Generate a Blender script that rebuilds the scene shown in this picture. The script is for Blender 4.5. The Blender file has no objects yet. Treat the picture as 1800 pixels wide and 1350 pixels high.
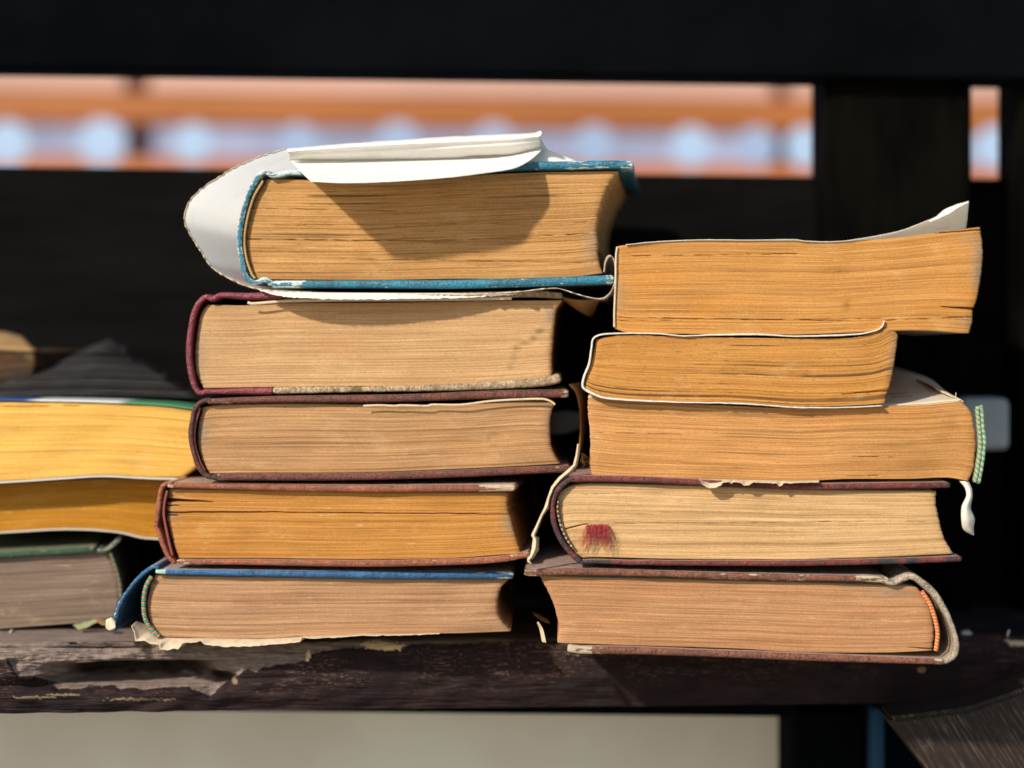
import bpy, bmesh, math, random
from mathutils import Vector, noise as mn
random.seed(7)
SC = bpy.context.scene
COL = SC.collection
R = math.radians

# ------------------------------------------------------------------ camera, sky, sun
S = 0.00022          # metres per photo pixel on the plane Y = 0
D = 0.80             # camera distance from that plane
HZ = 590.0           # photo row of the eye level
cam = bpy.data.cameras.new('camera')
co = bpy.data.objects.new('camera', cam)
COL.objects.link(co)
co.location = (0, -D, 0)
co.rotation_euler = (R(90), 0, 0)
cam.sensor_width = 36
cam.lens = 36 * D / (1800 * S)
cam.shift_y = -(675 - HZ) / 1800
cam.clip_start = 0.05
cam.clip_end = 200
cam.dof.use_dof = True
cam.dof.focus_distance = D + 0.003
cam.dof.aperture_fstop = 3.5
SC.camera = co

LT = Vector((0.90, 1.0, -0.85)).normalized()      # direction the sunlight travels
el = math.asin(-LT.z)
az = math.atan2(-LT.x, -LT.y)
w = bpy.data.worlds.new('World')
SC.world = w
w.use_nodes = True
nt = w.node_tree
nt.nodes.clear()
sky = nt.nodes.new('ShaderNodeTexSky')
sky.sky_type = 'NISHITA'
sky.sun_disc = False
sky.sun_elevation = el
sky.sun_rotation = az
bg = nt.nodes.new('ShaderNodeBackground')
bg.inputs['Strength'].default_value = 0.115
wo = nt.nodes.new('ShaderNodeOutputWorld')
nt.links.new(sky.outputs[0], bg.inputs[0])
nt.links.new(bg.outputs[0], wo.inputs[0])
sl = bpy.data.lights.new('sun', 'SUN')
sl.energy = 3.9
sl.angle = R(2.4)
sl.color = (1.0, 0.92, 0.80)
so = bpy.data.objects.new('sun', sl)
COL.objects.link(so)
so.rotation_euler = LT.to_track_quat('-Z', 'Y').to_euler()
so.location = (-1, -1, 1)
SC.view_settings.view_transform = 'Standard'
SC.view_settings.look = 'None'
SC.view_settings.exposure = 0.37
SC.view_settings.gamma = 1

# ------------------------------------------------------------------ helpers
def P(px, py, Y=0.0):
    k = S * (D + Y) / D
    return Vector(((px - 900) * k, Y, (HZ - py) * k))

def catmull(pts, n):
    """resample a polyline (any dimension) smoothly to n points, even in arclength"""
    pts = [Vector(p).resized(3) if len(p) == 2 else Vector(p) for p in pts]
    if len(pts) == 1:
        return [pts[0].copy() for _ in range(n)]
    dense = []
    m = max(6, int(3 * n / (len(pts) - 1)))
    for i in range(len(pts) - 1):
        a = pts[i]; b = pts[i + 1]
        L = (b - a).length or 1
        p0 = pts[i - 1] if i else a - (b - a)
        p3 = pts[i + 2] if i + 2 < len(pts) else b + (b - a)
        t1 = (b - p0) * (L / max(1e-9, (b - p0).length)) * min(1, .9)
        t2 = (p3 - a) * (L / max(1e-9, (p3 - a).length)) * min(1, .9)
        for k in range(m):
            t = k / m
            h = (2*t**3 - 3*t*t + 1, t**3 - 2*t*t + t, -2*t**3 + 3*t*t, t**3 - t*t)
            dense.append(a*h[0] + t1*h[1] + b*h[2] + t2*h[3])
    dense.append(pts[-1])
    cum = [0]
    for i in range(1, len(dense)):
        cum.append(cum[-1] + (dense[i] - dense[i-1]).length)
    out = []
    j = 0
    for i in range(n):
        s = cum[-1] * i / (n - 1)
        while j < len(cum) - 2 and cum[j+1] < s:
            j += 1
        d = cum[j+1] - cum[j]
        f = 0 if d < 1e-12 else (s - cum[j]) / d
        out.append(dense[j].lerp(dense[j+1], min(1, max(0, f))))
    return out

def linear(pts, n):
    pts = [Vector(p) for p in pts]
    cum = [0]
    for i in range(1, len(pts)): cum.append(cum[-1] + (pts[i] - pts[i-1]).length)
    out = []; j = 0
    for i in range(n):
        s = cum[-1] * i / (n - 1)
        while j < len(cum) - 2 and cum[j+1] < s: j += 1
        d = cum[j+1] - cum[j]
        out.append(pts[j].lerp(pts[j+1], 0 if d < 1e-9 else min(1, (s - cum[j]) / d)))
    return out

def nz(x, y=0, z=0):
    return mn.noise(Vector((x, y, z)))

def tag(o, label=None, cat=None, group=None, kind=None):
    if label: o['label'] = label
    if cat: o['category'] = cat
    if group: o['group'] = group
    if kind: o['kind'] = kind
    return o

def empty(name, loc, label, cat, group=None):
    o = bpy.data.objects.new(name, None)
    COL.objects.link(o)
    o.location = loc
    o.empty_display_size = 0.01
    return tag(o, label, cat, group)

def mkmesh(name, verts, faces, mat, parent=None, uvs=None, attrs=None, mats=None, fm=None, smooth=True):
    me = bpy.data.meshes.new(name)
    org = parent.location.copy() if parent and parent.parent is None else None
    if parent is not None and parent.parent is not None:
        org = parent.parent.location + parent.location
    if org is None and parent is None:
        xs = [v[0] for v in verts]; ys = [v[1] for v in verts]; zs = [v[2] for v in verts]
        org = Vector(((min(xs)+max(xs))/2, (min(ys)+max(ys))/2, min(zs)))
    me.from_pydata([tuple(Vector(v) - org) for v in verts], [], faces)
    if mats:
        for m in mats: me.materials.append(m)
        me.polygons.foreach_set('material_index', fm)
    else:
        me.materials.append(mat)
    if uvs:
        lay = me.uv_layers.new(name='UVMap')
        vi = [0] * len(me.loops)
        me.loops.foreach_get('vertex_index', vi)
        flat = []
        for k in vi:
            flat += [uvs[k][0], uvs[k][1]]
        lay.data.foreach_set('uv', flat)
    if attrs:
        for an, av in attrs.items():
            a = me.attributes.new(an, 'FLOAT', 'POINT')
            a.data.foreach_set('value', av)
    me.polygons.foreach_set('use_smooth', [smooth] * len(me.polygons))
    me.update()
    o = bpy.data.objects.new(name, me)
    COL.objects.link(o)
    if parent is not None:
        o.parent = parent
    else:
        o.location = org
    return o

# ------------------------------------------------------------------ materials
class NB:
    def __init__(s, name):
        s.m = bpy.data.materials.new(name); s.m.use_nodes = True
        s.t = s.m.node_tree; s.t.nodes.clear()
        s.out = s.n('ShaderNodeOutputMaterial')
        s.b = s.n('ShaderNodeBsdfPrincipled')
        s.l(s.b.outputs[0], s.out.inputs[0])
    def n(s, ty, **k):
        x = s.t.nodes.new(ty)
        for a, b in k.items(): setattr(x, a, b)
        return x
    def l(s, a, b): s.t.links.new(a, b)
    def put(s, inp, v):
        if hasattr(v, 'links') or hasattr(v, 'is_linked'): s.l(v, inp)
        elif isinstance(v, (tuple, list)) and len(v) == 3 and inp.type == 'RGBA': inp.default_value = (*v, 1)
        else: inp.default_value = v
    def math(s, op, a, b=0.0, c=None, clamp=False):
        x = s.n('ShaderNodeMath', operation=op, use_clamp=clamp)
        s.put(x.inputs[0], a); s.put(x.inputs[1], b)
        if c is not None: s.put(x.inputs[2], c)
        return x.outputs[0]
    def xyz(s, x, y, z=0.0):
        c = s.n('ShaderNodeCombineXYZ')
        s.put(c.inputs[0], x); s.put(c.inputs[1], y); s.put(c.inputs[2], z)
        return c.outputs[0]
    def noise(s, vec, scale=1, det=2, rough=.5, dist=0):
        x = s.n('ShaderNodeTexNoise')
        if vec is not None: s.l(vec, x.inputs['Vector'])
        x.inputs['Scale'].default_value = scale; x.inputs['Detail'].default_value = det
        x.inputs['Roughness'].default_value = rough; x.inputs['Distortion'].default_value = dist
        return x.outputs[0]
    def step(s, v, a, b):
        x = s.n('ShaderNodeMapRange', interpolation_type='SMOOTHSTEP')
        s.put(x.inputs[0], v)
        x.inputs[1].default_value = a; x.inputs[2].default_value = b
        return x.outputs[0]
    def mix(s, f, a, b, mode='MIX'):
        x = s.n('ShaderNodeMix', data_type='RGBA', blend_type=mode)
        s.put(x.inputs[0], f); s.put(x.inputs[6], a); s.put(x.inputs[7], b)
        return x.outputs[2]
    def attr(s, name):
        return s.n('ShaderNodeAttribute', attribute_name=name).outputs['Fac']
    def bump(s, h, st, dist):
        x = s.n('ShaderNodeBump'); s.put(x.inputs['Height'], h)
        x.inputs['Strength'].default_value = st; x.inputs['Distance'].default_value = dist
        s.l(x.outputs[0], s.b.inputs['Normal'])
    def done(s, col, rough=.8, spec=.3):
        s.put(s.b.inputs['Base Color'], col)
        s.put(s.b.inputs['Roughness'], rough)
        s.b.inputs['Specular IOR Level'].default_value = spec
        return s.m

def page_mat(name, col, seed, line=.5, speck=.3, freq=1.0, gaps=.5, stain=.35, sc=(.30, .13, .05), grey=.0):
    b = NB(name)
    uv = b.n('ShaderNodeUVMap').outputs[0]
    sp = b.n('ShaderNodeSeparateXYZ'); b.l(uv, sp.inputs[0])
    u, v = sp.outputs[0], sp.outputs[1]
    wob = b.noise(b.xyz(b.math('MULTIPLY', u, 22), b.math('MULTIPLY', v, 35), seed), 1, 1)
    v2 = b.math('ADD', v, b.math('MULTIPLY', wob, .0013))
    col = tuple(x * k for x, k in zip(col, (.69, .675, .66)))
    def band(fu, fv, det, s2, rg=.5):
        return b.noise(b.xyz(b.math('MULTIPLY', u, fu), b.math('MULTIPLY', v2, fv * freq), seed + s2), 1, det, rg)
    f1 = band(22, 3400, 3, 1.3, .6)
    f2 = band(9, 750, 4, 7.7, .7)
    f3 = band(8, 2100, 1, 15.1)
    f3b = band(5, 1300, 0, 21.4)
    f4 = band(300, 2300, 1, 31.9)
    f5 = band(160, 1900, 1, 41.9)
    f6 = band(45, 3000, 2, 61.9)
    brk = band(30, 60, 2, 51.0)
    dark = tuple(c * (.50 if i == 0 else .42 if i == 1 else .36) for i, c in enumerate(col))
    lite = tuple(min(.9, c * 1.16 + .02) for c in col)
    c = b.mix(b.step(f1, .34, .66), tuple(x * .86 for x in col), lite)
    c = b.mix(b.math('MULTIPLY', b.step(f2, .46, .76), .26 * line + .08), c, dark)
    c = b.mix(b.math('MULTIPLY', b.step(f3, .56, .70), .75 * line), c, dark)
    c = b.mix(b.math('MULTIPLY', b.step(f6, .56, .70), .62 * line), c, dark)
    gp = b.math('MULTIPLY', b.step(f3b, .645, .70), b.step(brk, .42, .60))
    c = b.mix(b.math('MULTIPLY', gp, gaps), c, (.045, .028, .018))
    c = b.mix(b.math('MULTIPLY', b.step(f4, .66, .74), speck), c, tuple(x * .25 for x in col))
    c = b.mix(b.math('MULTIPLY', b.step(f5, .70, .78), .30), c, (.68, .50, .28))
    st = b.noise(b.xyz(b.math('MULTIPLY', u, 17), b.math('MULTIPLY', v, 60), seed + 3), 1, 4, .62)
    c = b.mix(b.math('MULTIPLY', b.step(st, .46, .70), stain), c, sc, 'MIX')
    st2 = b.noise(b.xyz(b.math('MULTIPLY', u, 60), b.math('MULTIPLY', v, 130), seed + 9), 1, 3, .6)
    c = b.mix(b.math('MULTIPLY', b.step(st2, .58, .74), .13), c, (.72, .52, .28))
    # stain attribute: tide marks and dirt placed by hand
    c = b.mix(b.math('MULTIPLY', b.attr('stain'), b.math('ADD', .55, b.math('MULTIPLY', f2, .6))), c, tuple(x * .42 for x in col))
    dirt = b.math('MULTIPLY', b.attr('dirt'), b.step(st2, .30, .60))
    c = b.mix(dirt, c, (.22, .19, .15))
    tc = b.n('ShaderNodeTexCoord').outputs['Object']
    g = b.noise(tc, 1500, 2, .7)
    c = b.mix(.32, c, b.mix(g, (0, 0, 0), (1, 1, 1)), 'OVERLAY')
    h = b.math('ADD', b.math('MULTIPLY', f1, .7), b.math('MULTIPLY', f3, -.5))
    h = b.math('ADD', h, b.math('MULTIPLY', f2, -.5))
    h = b.math('ADD', h, b.math('MULTIPLY', g, .22))
    b.bump(h, .42, .0005)
    return b.done(c, .9, .08)

def paper_mat(name, col, trans=.25, dirtc=(.45, .36, .22), amt=.25, sc=90):
    b = NB(name)
    tc = b.n('ShaderNodeTexCoord').outputs['Object']
    n1 = b.noise(tc, sc, 4, .6); n2 = b.noise(tc, 900, 3, .6)
    c = b.mix(b.math('MULTIPLY', b.step(n1, .5, .75), amt), col, dirtc)
    c = b.mix(b.math('MULTIPLY', b.step(n2, .62, .75), amt), c, dirtc)
    b.bump(b.math('ADD', n2, b.math('MULTIPLY', n1, 2)), .25, .0006)
    m = b.done(c, .7, .25)
    if trans:
        tr = b.n('ShaderNodeBsdfTranslucent'); b.l(c, tr.inputs[0])
        ms = b.n('ShaderNodeMixShader'); ms.inputs[0].default_value = trans
        b.l(b.b.outputs[0], ms.inputs[1]); b.l(tr.outputs[0], ms.inputs[2])
        b.l(ms.outputs[0], b.out.inputs[0])
    return m

def cover_mat(name, col, wearc, seed=0., rough=.5, wear=.5, dark=(.02, .015, .015), darkamt=.5,
              dust=.6, dustc=(.34, .27, .24), weave=False, spec=.4, edge=.5):
    b = NB(name)
    tc = b.n('ShaderNodeTexCoord').outputs['Object']
    sp = b.n('ShaderNodeSeparateXYZ'); b.l(tc, sp.inputs[0])
    off = b.n('ShaderNodeVectorMath', operation='ADD'); b.l(tc, off.inputs[0]); off.inputs[1].default_value = (seed, seed * .7, seed * .3)
    v = off.outputs[0]
    n1 = b.noise(v, 260, 5, .65); n2 = b.noise(v, 1400, 3, .6); n3 = b.noise(v, 70, 3, .55)
    st = b.n('ShaderNodeVectorMath', operation='MULTIPLY'); b.l(v, st.inputs[0]); st.inputs[1].default_value = (150, 700, 900)
    n4 = b.noise(st.outputs[0], 1, 4, .65)
    c = b.mix(b.step(n3, .35, .65), tuple(x * .75 for x in col), tuple(min(1, x * 1.25) for x in col))
    n6 = b.noise(v, 2600, 2, .7)
    c = b.mix(b.math('MULTIPLY', b.step(n2, .42, .62), min(1, darkamt * 1.5)), c, tuple(x * .30 for x in col))
    c = b.mix(b.math('MULTIPLY', b.step(n1, .52, .66), darkamt), c, dark)
    c = b.mix(b.math('MULTIPLY', b.step(n6, .60, .72), .35), c, tuple(min(1, x * 2.2 + .05) for x in col))
    wv = b.math('ADD', b.attr('wear'), b.math('MULTIPLY', b.attr('edge'), edge))
    wv = b.math('ADD', wv, b.math('MULTIPLY', b.math('SUBTRACT', n4, .5), 2.2))
    wv = b.math('ADD', wv, b.math('MULTIPLY', b.math('SUBTRACT', n1, .5), 1.2))
    wf = b.step(wv, .98 - wear * .5, 1.12 - wear * .5)
    wc = b.mix(n2, tuple(x * .6 for x in wearc), tuple(min(.9, x * 1.25) for x in wearc))
    c = b.mix(wf, c, wc)
    c = b.mix(b.math('MULTIPLY', b.attr('dark'), b.step(n1, .3, .5)), c, dark)
    geo = b.n('ShaderNodeNewGeometry')
    gs = b.n('ShaderNodeSeparateXYZ'); b.l(geo.outputs['Normal'], gs.inputs[0])
    du = b.math('MULTIPLY', b.step(gs.outputs[2], .94, .995), b.math('MULTIPLY', b.step(n1, .15, .55), dust))
    c = b.mix(du, c, dustc)
    h = b.math('ADD', n1, b.math('MULTIPLY', n2, .6))
    if weave:
        wx = b.n('ShaderNodeTexWave', wave_type='BANDS', bands_direction='DIAGONAL'); b.l(v, wx.inputs[0]); wx.inputs['Scale'].default_value = 260
        h = b.math('ADD', h, b.math('MULTIPLY', wx.outputs[1], .35))
    h = b.math('ADD', h, b.math('MULTIPLY', wf, -.5))
    b.bump(h, .8, .0009)
    return b.done(c, b.mix(wf, (rough,)*3, (.85,)*3), spec)

def stripe_mat(name, c1, c2, period, seed=0, c3=None):
    b = NB(name)
    uv = b.n('ShaderNodeUVMap').outputs[0]
    sp = b.n('ShaderNodeSeparateXYZ'); b.l(uv, sp.inputs[0])
    t = b.math('ADD', sp.outputs[0], b.math('MULTIPLY', sp.outputs[1], .35))
    f = b.math('FRACT', b.math('DIVIDE', t, period))
    tc = b.n('ShaderNodeTexCoord').outputs['Object']
    n = b.noise(tc, 1500, 3)
    f = b.math('ADD', f, b.math('MULTIPLY', b.math('SUBTRACT', n, .5), .25))
    c = b.mix(b.step(f, .42, .52), c1, c2)
    c = b.mix(b.math('MULTIPLY', b.step(n, .52, .7), .5), c, (.11, .078, .05))
    b.bump(b.math('ADD', b.math('PINGPONG', f, .25), n), .5, .0005)
    return b.done(c, .8, .2)

def plain_mat(name, col, rough=.7, var=.25, sc=8., spec=.3, bump=.2, stretch=(1, 1, 1), c2=None):
    b = NB(name)
    tc = b.n('ShaderNodeTexCoord').outputs['Object']
    st = b.n('ShaderNodeVectorMath', operation='MULTIPLY'); b.l(tc, st.inputs[0]); st.inputs[1].default_value = stretch
    n = b.noise(st.outputs[0], sc, 5, .6)
    c = b.mix(b.step(n, .3, .7), tuple(x * (1 - var) for x in col), c2 or tuple(min(.95, x * (1 + var)) for x in col))
    b.bump(n, bump, .002)
    return b.done(c, rough, spec)

# ------------------------------------------------------------------ shape builders
class Frame:
    """front plane of one book: depth at its middle column, and its yaw on the shelf"""
    def __init__(s, Y, pc, yaw=0.0, depth=.14):
        s.Y = Y; s.pc = pc; s.t = math.tan(R(yaw)); s.ax = Vector((math.sin(R(yaw)), math.cos(R(yaw)), 0)); s.depth = depth
    def yf(s, px): return s.Y - s.t * (px - s.pc) * S
    def at(s, px, py, off=0.0): return P(px, py, s.yf(px)) + s.ax * off

def page_block(parent, fr, top, right, bottom, left, mat, matside=None, nu=110, cracks=(), rough=.9, seed=0,
               stains=(), dirt=(), name='page_block', relief=.00005):
    """top/bottom run left to right, left/right run top to bottom (photo pixels)"""
    hgt = abs(bottom[len(bottom)//2][1] - top[len(top)//2][1])
    nv = max(24, int(hgt * 1.15))
    T = catmull(top, nu); B = catmull(bottom, nu); L = catmull(left, nv); Rr = catmull(right, nv)
    rnd = random.Random(seed + 11)
    rowY = [0] * nv; rowX0 = [0] * nv; rowX1 = [0] * nv
    a = b_ = c_ = 0
    for j in range(nv):
        if rnd.random() < .6: a = rnd.gauss(0, 1)
        rowY[j] = a * relief + nz(j * .09, seed) * .0002
        rowX0[j] = (rnd.gauss(0, .35) + nz(j * .13, seed, 3) * 1.1) * rough
        rowX1[j] = (rnd.gauss(0, .35) + nz(j * .11, seed, 9) * 1.3) * rough
    V = []; UV = []; ST = []; DI = []
    def idx(i, j): return j * nu + i
    for j in range(nv):
        v = j / (nv - 1)
        for i in range(nu):
            u = i / (nu - 1)
            p = (T[i]*(1-v) + B[i]*v + L[j]*(1-u) + Rr[j]*u
                 - (T[0]*(1-u)*(1-v) + T[-1]*u*(1-v) + B[0]*(1-u)*v + B[-1]*u*v))
            e0 = max(0, 1 - u * 14); e1 = max(0, 1 - (1 - u) * 14)
            px = p.x + rowX0[j] * e0 + rowX1[j] * e1; py = p.y
            off = rowY[j] + nz(px * .012, py * .02, seed) * .0006
            edge = min(u * 60, (1-u) * 60, 1)
            off += (1 - edge) * .0006
            for (cx0, cx1, cy0, cy1, wd, dp) in cracks:
                if cx0 <= px <= cx1:
                    t = (px - cx0) / (cx1 - cx0)
                    cy = cy0 + (cy1 - cy0) * t + nz(px * .03, cy0) * 1.2
                    tw = wd * (.55 + .5 * abs(nz(px * .02, cy0, 5))) if isinstance(wd, (int, float)) else wd[0] + (wd[1] - wd[0]) * t
                    if isinstance(wd, (int, float)) and dp < .0022: tw *= .75 if nz(px * .035, cy0 * 2, 1) > -.12 else 0
                    d = abs(py - cy)
                    if d < tw: off += dp * (1 - d / tw)
            V.append(fr.at(px, py, off))
            UV.append((px * S, v * hgt * S))
            s = 0
            for (sx, sy, rx, ry, am) in stains:
                q = ((px - sx) / rx) ** 2 + ((py - sy) / ry) ** 2
                if q < 4: s += am * math.exp(-q * 1.5)
            ST.append(min(1, s))
            d_ = 0
            for (sx, sy, rx, ry, am) in dirt:
                q = ((px - sx) / rx) ** 2 + ((py - sy) / ry) ** 2
                if q < 6: d_ += am * math.exp(-q)
            DI.append(min(1, d_))
    F = []; FM = []
    for j in range(nv - 1):
        for i in range(nu - 1):
            F.append((idx(i, j), idx(i, j+1), idx(i+1, j+1), idx(i+1, j))); FM.append(0)
    ring = [(i, 0) for i in range(nu)] + [(nu-1, j) for j in range(1, nv)] + [(i, nv-1) for i in range(nu-2, -1, -1)] + [(0, j) for j in range(nv-2, 0, -1)]
    prev = [idx(*r) for r in ring]
    nseg = 5
    for k in range(1, nseg + 1):
        d = fr.depth * (k / nseg) ** 1.3
        cur = []
        for (i, j) in ring:
            b0 = idx(i, j)
            p = V[b0] + fr.ax * d
            V.append(p); UV.append((UV[b0][0] + d, UV[b0][1])); ST.append(0); DI.append(0)
            cur.append(len(V) - 1)
        m = len(ring)
        for q in range(m):
            F.append((prev[q], prev[(q+1) % m], cur[(q+1) % m], cur[q]))
            i, j = ring[q]; i2, j2 = ring[(q+1) % m]
            FM.append(1 if (j == 0 and j2 == 0) or (j == nv-1 and j2 == nv-1) else 0)
        prev = cur
    F.append(tuple(reversed(prev))); FM.append(0)
    return mkmesh(name, V, F, None, parent, UV, {'stain': ST, 'dirt': DI}, [mat, matside or M['leaf']], FM)

def ribbon(name, parent, fr, pts, th, mat, prot=.003, depth=None, n=None, wear=(), dark=(), ragged=0., wob=.25,
           endwear=.0, seed=0, roundf=1., taper=.7, front=None):
    """board, spine or sheet: a centre line in photo pixels with a thickness, swept back along the book"""
    depth = depth if depth is not None else fr.depth + prot + .002
    Ltot = sum((Vector(pts[i+1]) - Vector(pts[i])).length for i in range(len(pts) - 1))
    n = n or max(12, int(Ltot / 4))
    C = catmull(pts, n)
    ths = catmull([(k, t) for k, t in enumerate(th)], n) if isinstance(th, (list, tuple)) else None
    prof = [(-1, 1.0), (-1, .55), (-1, .2), (-1, None), (-.93, .45), (-.72, .15), (-.35, .02), (.35, .02), (.72, .15), (.93, .45), (1, None), (1, .2), (1, .55), (1, 1.0)]
    V = []; UV = []; E = []; W = []; DK = []; F = []
    m = len(prof)
    for i in range(n):
        t = (C[min(n-1, i+1)] - C[max(0, i-1)]).normalized()
        nn = Vector((-t.y, t.x, 0))
        h = (ths[i].y if ths else th) / 2
        if i == 0 or i == n-1: h *= taper
        hw = h * S
        px, py = C[i].x, C[i].y
        wv = endwear * max(0, 1 - min(i, n-1-i) * (Ltot / n) / 22)
        for (a, b, am) in wear:
            if a <= px <= b: wv = max(wv, am)
        dv = 0
        for (a, b, am) in dark:
            if a <= px <= b: dv = max(dv, am)
        rg = ragged * (nz(px * .11, py * .11, seed) + .6 * nz(px * .4, py * .4, seed + 5)) if ragged else 0
        fo = front(px, py) if front else 0
        for k, (a, b) in enumerate(prof):
            jx = nz(px * .05 + k * .01, py * .05, seed) * wob + nz(px * .23, py * .21 + k * .3, seed) * wob * .6
            q = C[i] + nn * (a * h + jx)
            if b is None: dd = hw * roundf
            elif b < 1 and 4 <= k <= 9: dd = b * hw * roundf
            elif k in (2, 11): dd = hw * roundf + .12 * depth
            elif k in (1, 12): dd = .5 * depth
            else: dd = depth
            if 3 <= k <= 10: dd += rg + fo
            V.append(fr.at(q.x, q.y, 0) + fr.ax * (dd - prot))
            UV.append((Ltot * S * i / (n - 1), k / m * .006))
            E.append({4: .8, 5: 1, 6: .3, 7: .3, 8: 1, 9: .8, 3: .6, 10: .6}.get(k, 0))
            W.append(wv if 2 <= k <= 11 else wv * .4); DK.append(dv)
    for i in range(n - 1):
        for k in range(m):
            a, b = i*m + k, i*m + (k+1) % m
            F.append((a, b, b + m, a + m))
    F.append(tuple(range(m-1, -1, -1))); F.append(tuple((n-1)*m + k for k in range(m)))
    return mkmesh(name, V, F, mat, parent, UV, {'edge': E, 'wear': W, 'dark': DK})

def tube(name, parent, fr, pts, r, mat, off=-.0015, n=None, bead=None, seg=8, flat=1.0):
    Ltot = sum((Vector(pts[i+1]) - Vector(pts[i])).length for i in range(len(pts) - 1))
    n = n or max(10, int(Ltot * 1.2))
    C = catmull(pts, n); V = []; F = []; UV = []
    for i in range(n):
        t = (C[min(n-1, i+1)] - C[max(0, i-1)]).normalized(); nn = Vector((-t.y, t.x, 0))
        rr = r
        s = Ltot * S * i / (n-1)
        if bead: rr = r * (.82 + .25 * abs(math.sin(math.pi * s / bead)))
        if i in (0, n-1): rr *= .5
        c = fr.at(C[i].x, C[i].y, off)
        for k in range(seg):
            a = 2*math.pi*k/seg
            V.append(c + Vector((nn.x, 0, -nn.y)) * math.cos(a) * rr * S + fr.ax * math.sin(a) * rr * S * flat)
            UV.append((s, math.cos(a) * rr * S))
    for i in range(n-1):
        for k in range(seg):
            F.append((i*seg+k, i*seg+(k+1) % seg, (i+1)*seg+(k+1) % seg, (i+1)*seg+k))
    F.append(tuple(range(seg-1, -1, -1))); F.append(tuple((n-1)*seg+k for k in range(seg)))
    return mkmesh(name, V, F, mat, parent, UV)

def loft(name, parent, rows, mat, nu=60, nv=24, th=.0003, jit=0.0, seed=0, lastjit=None, lin=False, smooth=True):
    """sheet through rows of (px, py, Y) points, each row mapped into the scene at its own depth"""
    RR = [(linear if lin else catmull)(r, nu) for r in rows]
    cols = []
    for i in range(nu):
        cols.append(catmull([RR[j][i] for j in range(len(rows))], nv) if len(rows) > 2 else
                    [RR[0][i].lerp(RR[1][i], k/(nv-1)) for k in range(nv)])
    V = []; F = []; UV = []
    for j in range(nv):
        for i in range(nu):
            q = cols[i][j]
            jj = jit + (lastjit * max(0, 1 - (nv-1-j)/3) if lastjit else 0)
            dy = jj * (nz(q.x*.09, j*.3, seed) + .7*nz(q.x*.35, j*.4, seed+4))
            p = P(q.x, q.y + dy, q.z)
            V.append(p); UV.append((i/(nu-1), j/(nv-1)))
    for j in range(nv-1):
        for i in range(nu-1):
            F.append((j*nu+i, (j+1)*nu+i, (j+1)*nu+i+1, j*nu+i+1))
    o = mkmesh(name, V, F, mat, parent, UV, smooth=smooth)
    md = o.modifiers.new('thick', 'SOLIDIFY'); md.thickness = th; md.offset = 0
    return o

def pbox(name, parent, x0, y0, x1, y1, Y, dep, mat, tilt=0.0, bev=.002, yaw=0.):
    """a beam or panel: photo-pixel rectangle at depth Y, real thickness dep"""
    def T(px, py): return P(px, py + tilt * (px - 900), Y + yaw * (px - 900))
    f = [T(x0, y0), T(x1, y0), T(x1, y1), T(x0, y1)]
    bm = bmesh.new()
    vs = [bm.verts.new(p) for p in f] + [bm.verts.new(p + Vector((0, dep, 0))) for p in f]
    for q in ((3, 2, 1, 0), (4, 5, 6, 7), (0, 1, 5, 4), (1, 2, 6, 5), (2, 3, 7, 6), (3, 0, 4, 7)):
        bm.faces.new([vs[k] for k in q])
    bmesh.ops.recalc_face_normals(bm, faces=bm.faces)
    bmesh.ops.bevel(bm, geom=bm.edges[:], offset=bev, segments=3, affect='EDGES', profile=.6)
    V = [v.co.copy() for v in bm.verts]; bm.verts.index_update()
    F = [tuple(v.index for v in fc.verts) for fc in bm.faces]
    bm.free()
    o = mkmesh(name, V, F, mat, parent, smooth=False)
    return o

# ------------------------------------------------------------------ materials in use
M = {}
M['leaf'] = paper_mat('leaf_paper', (.55, .43, .28), 0)
M['leaf_pale'] = paper_mat('leaf_paper_pale', (.72, .62, .48), .2)
M['jacket_loop'] = paper_mat('jacket_paper_thin', (.95, .93, .89), .55, (.62, .55, .42), .22)
M['jacket'] = paper_mat('jacket_paper', (.95, .93, .88), .36, (.62, .55, .42), .22)
M['cream'] = paper_mat('cream_paper', (.68, .55, .38), .15, (.40, .28, .15), .55, 300)
M['scrap'] = paper_mat('brown_paper', (.42, .25, .10), .25, (.2, .11, .05), .4)
M['corner'] = paper_mat('corner_paper', (.88, .84, .76), .5, (.6, .45, .3), .2)
M['white'] = paper_mat('white_paper', (.74, .69, .60), .15, (.6, .5, .38), .2)
M['teal'] = cover_mat('teal_cover', (.008, .15, .235), (.50, .62, .62), 1.1, .38, .60, (.01, .03, .04), .35, .15, (.10, .22, .26), spec=.5, edge=.50)
M['maroon'] = cover_mat('maroon_leatherette', (.20, .014, .030), (.55, .30, .25), 2.3, .30, .02, (.03, .004, .008), .3, .25, (.22, .10, .10), spec=.6, edge=.3)
M['tan_cloth'] = cover_mat('tan_cloth', (.44, .33, .21), (.30, .24, .17), 3.1, .85, .4, (.12, .08, .04), .5, .2, weave=True, spec=.1)
M['brown_a'] = cover_mat('brown_leather', (.155, .045, .028), (.38, .30, .22), 4.7, .55, .22, (.03, .015, .012), .55, .65, (.36, .28, .23), edge=.40)
M['brown_b'] = cover_mat('russet_leather', (.27, .078, .034), (.50, .38, .26), 5.9, .42, .42, (.06, .02, .012), .35, .85, (.42, .32, .27), edge=.55)
M['blue'] = cover_mat('blue_cloth', (.014, .105, .25), (.42, .55, .47), 6.3, .45, .18, (.005, .03, .08), .4, .9, (.42, .35, .32), spec=.45, edge=.36)
M['red'] = cover_mat('red_leather', (.165, .032, .026), (.33, .22, .17), 7.7, .5, .12, (.02, .02, .025), .55, .75, (.38, .28, .24), edge=.3)
M['brown_c'] = cover_mat('worn_brown_leather', (.20, .072, .038), (.50, .40, .27), 8.2, .55, .30, (.04, .02, .012), .55, .8, (.40, .30, .25), edge=.42)
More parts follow.
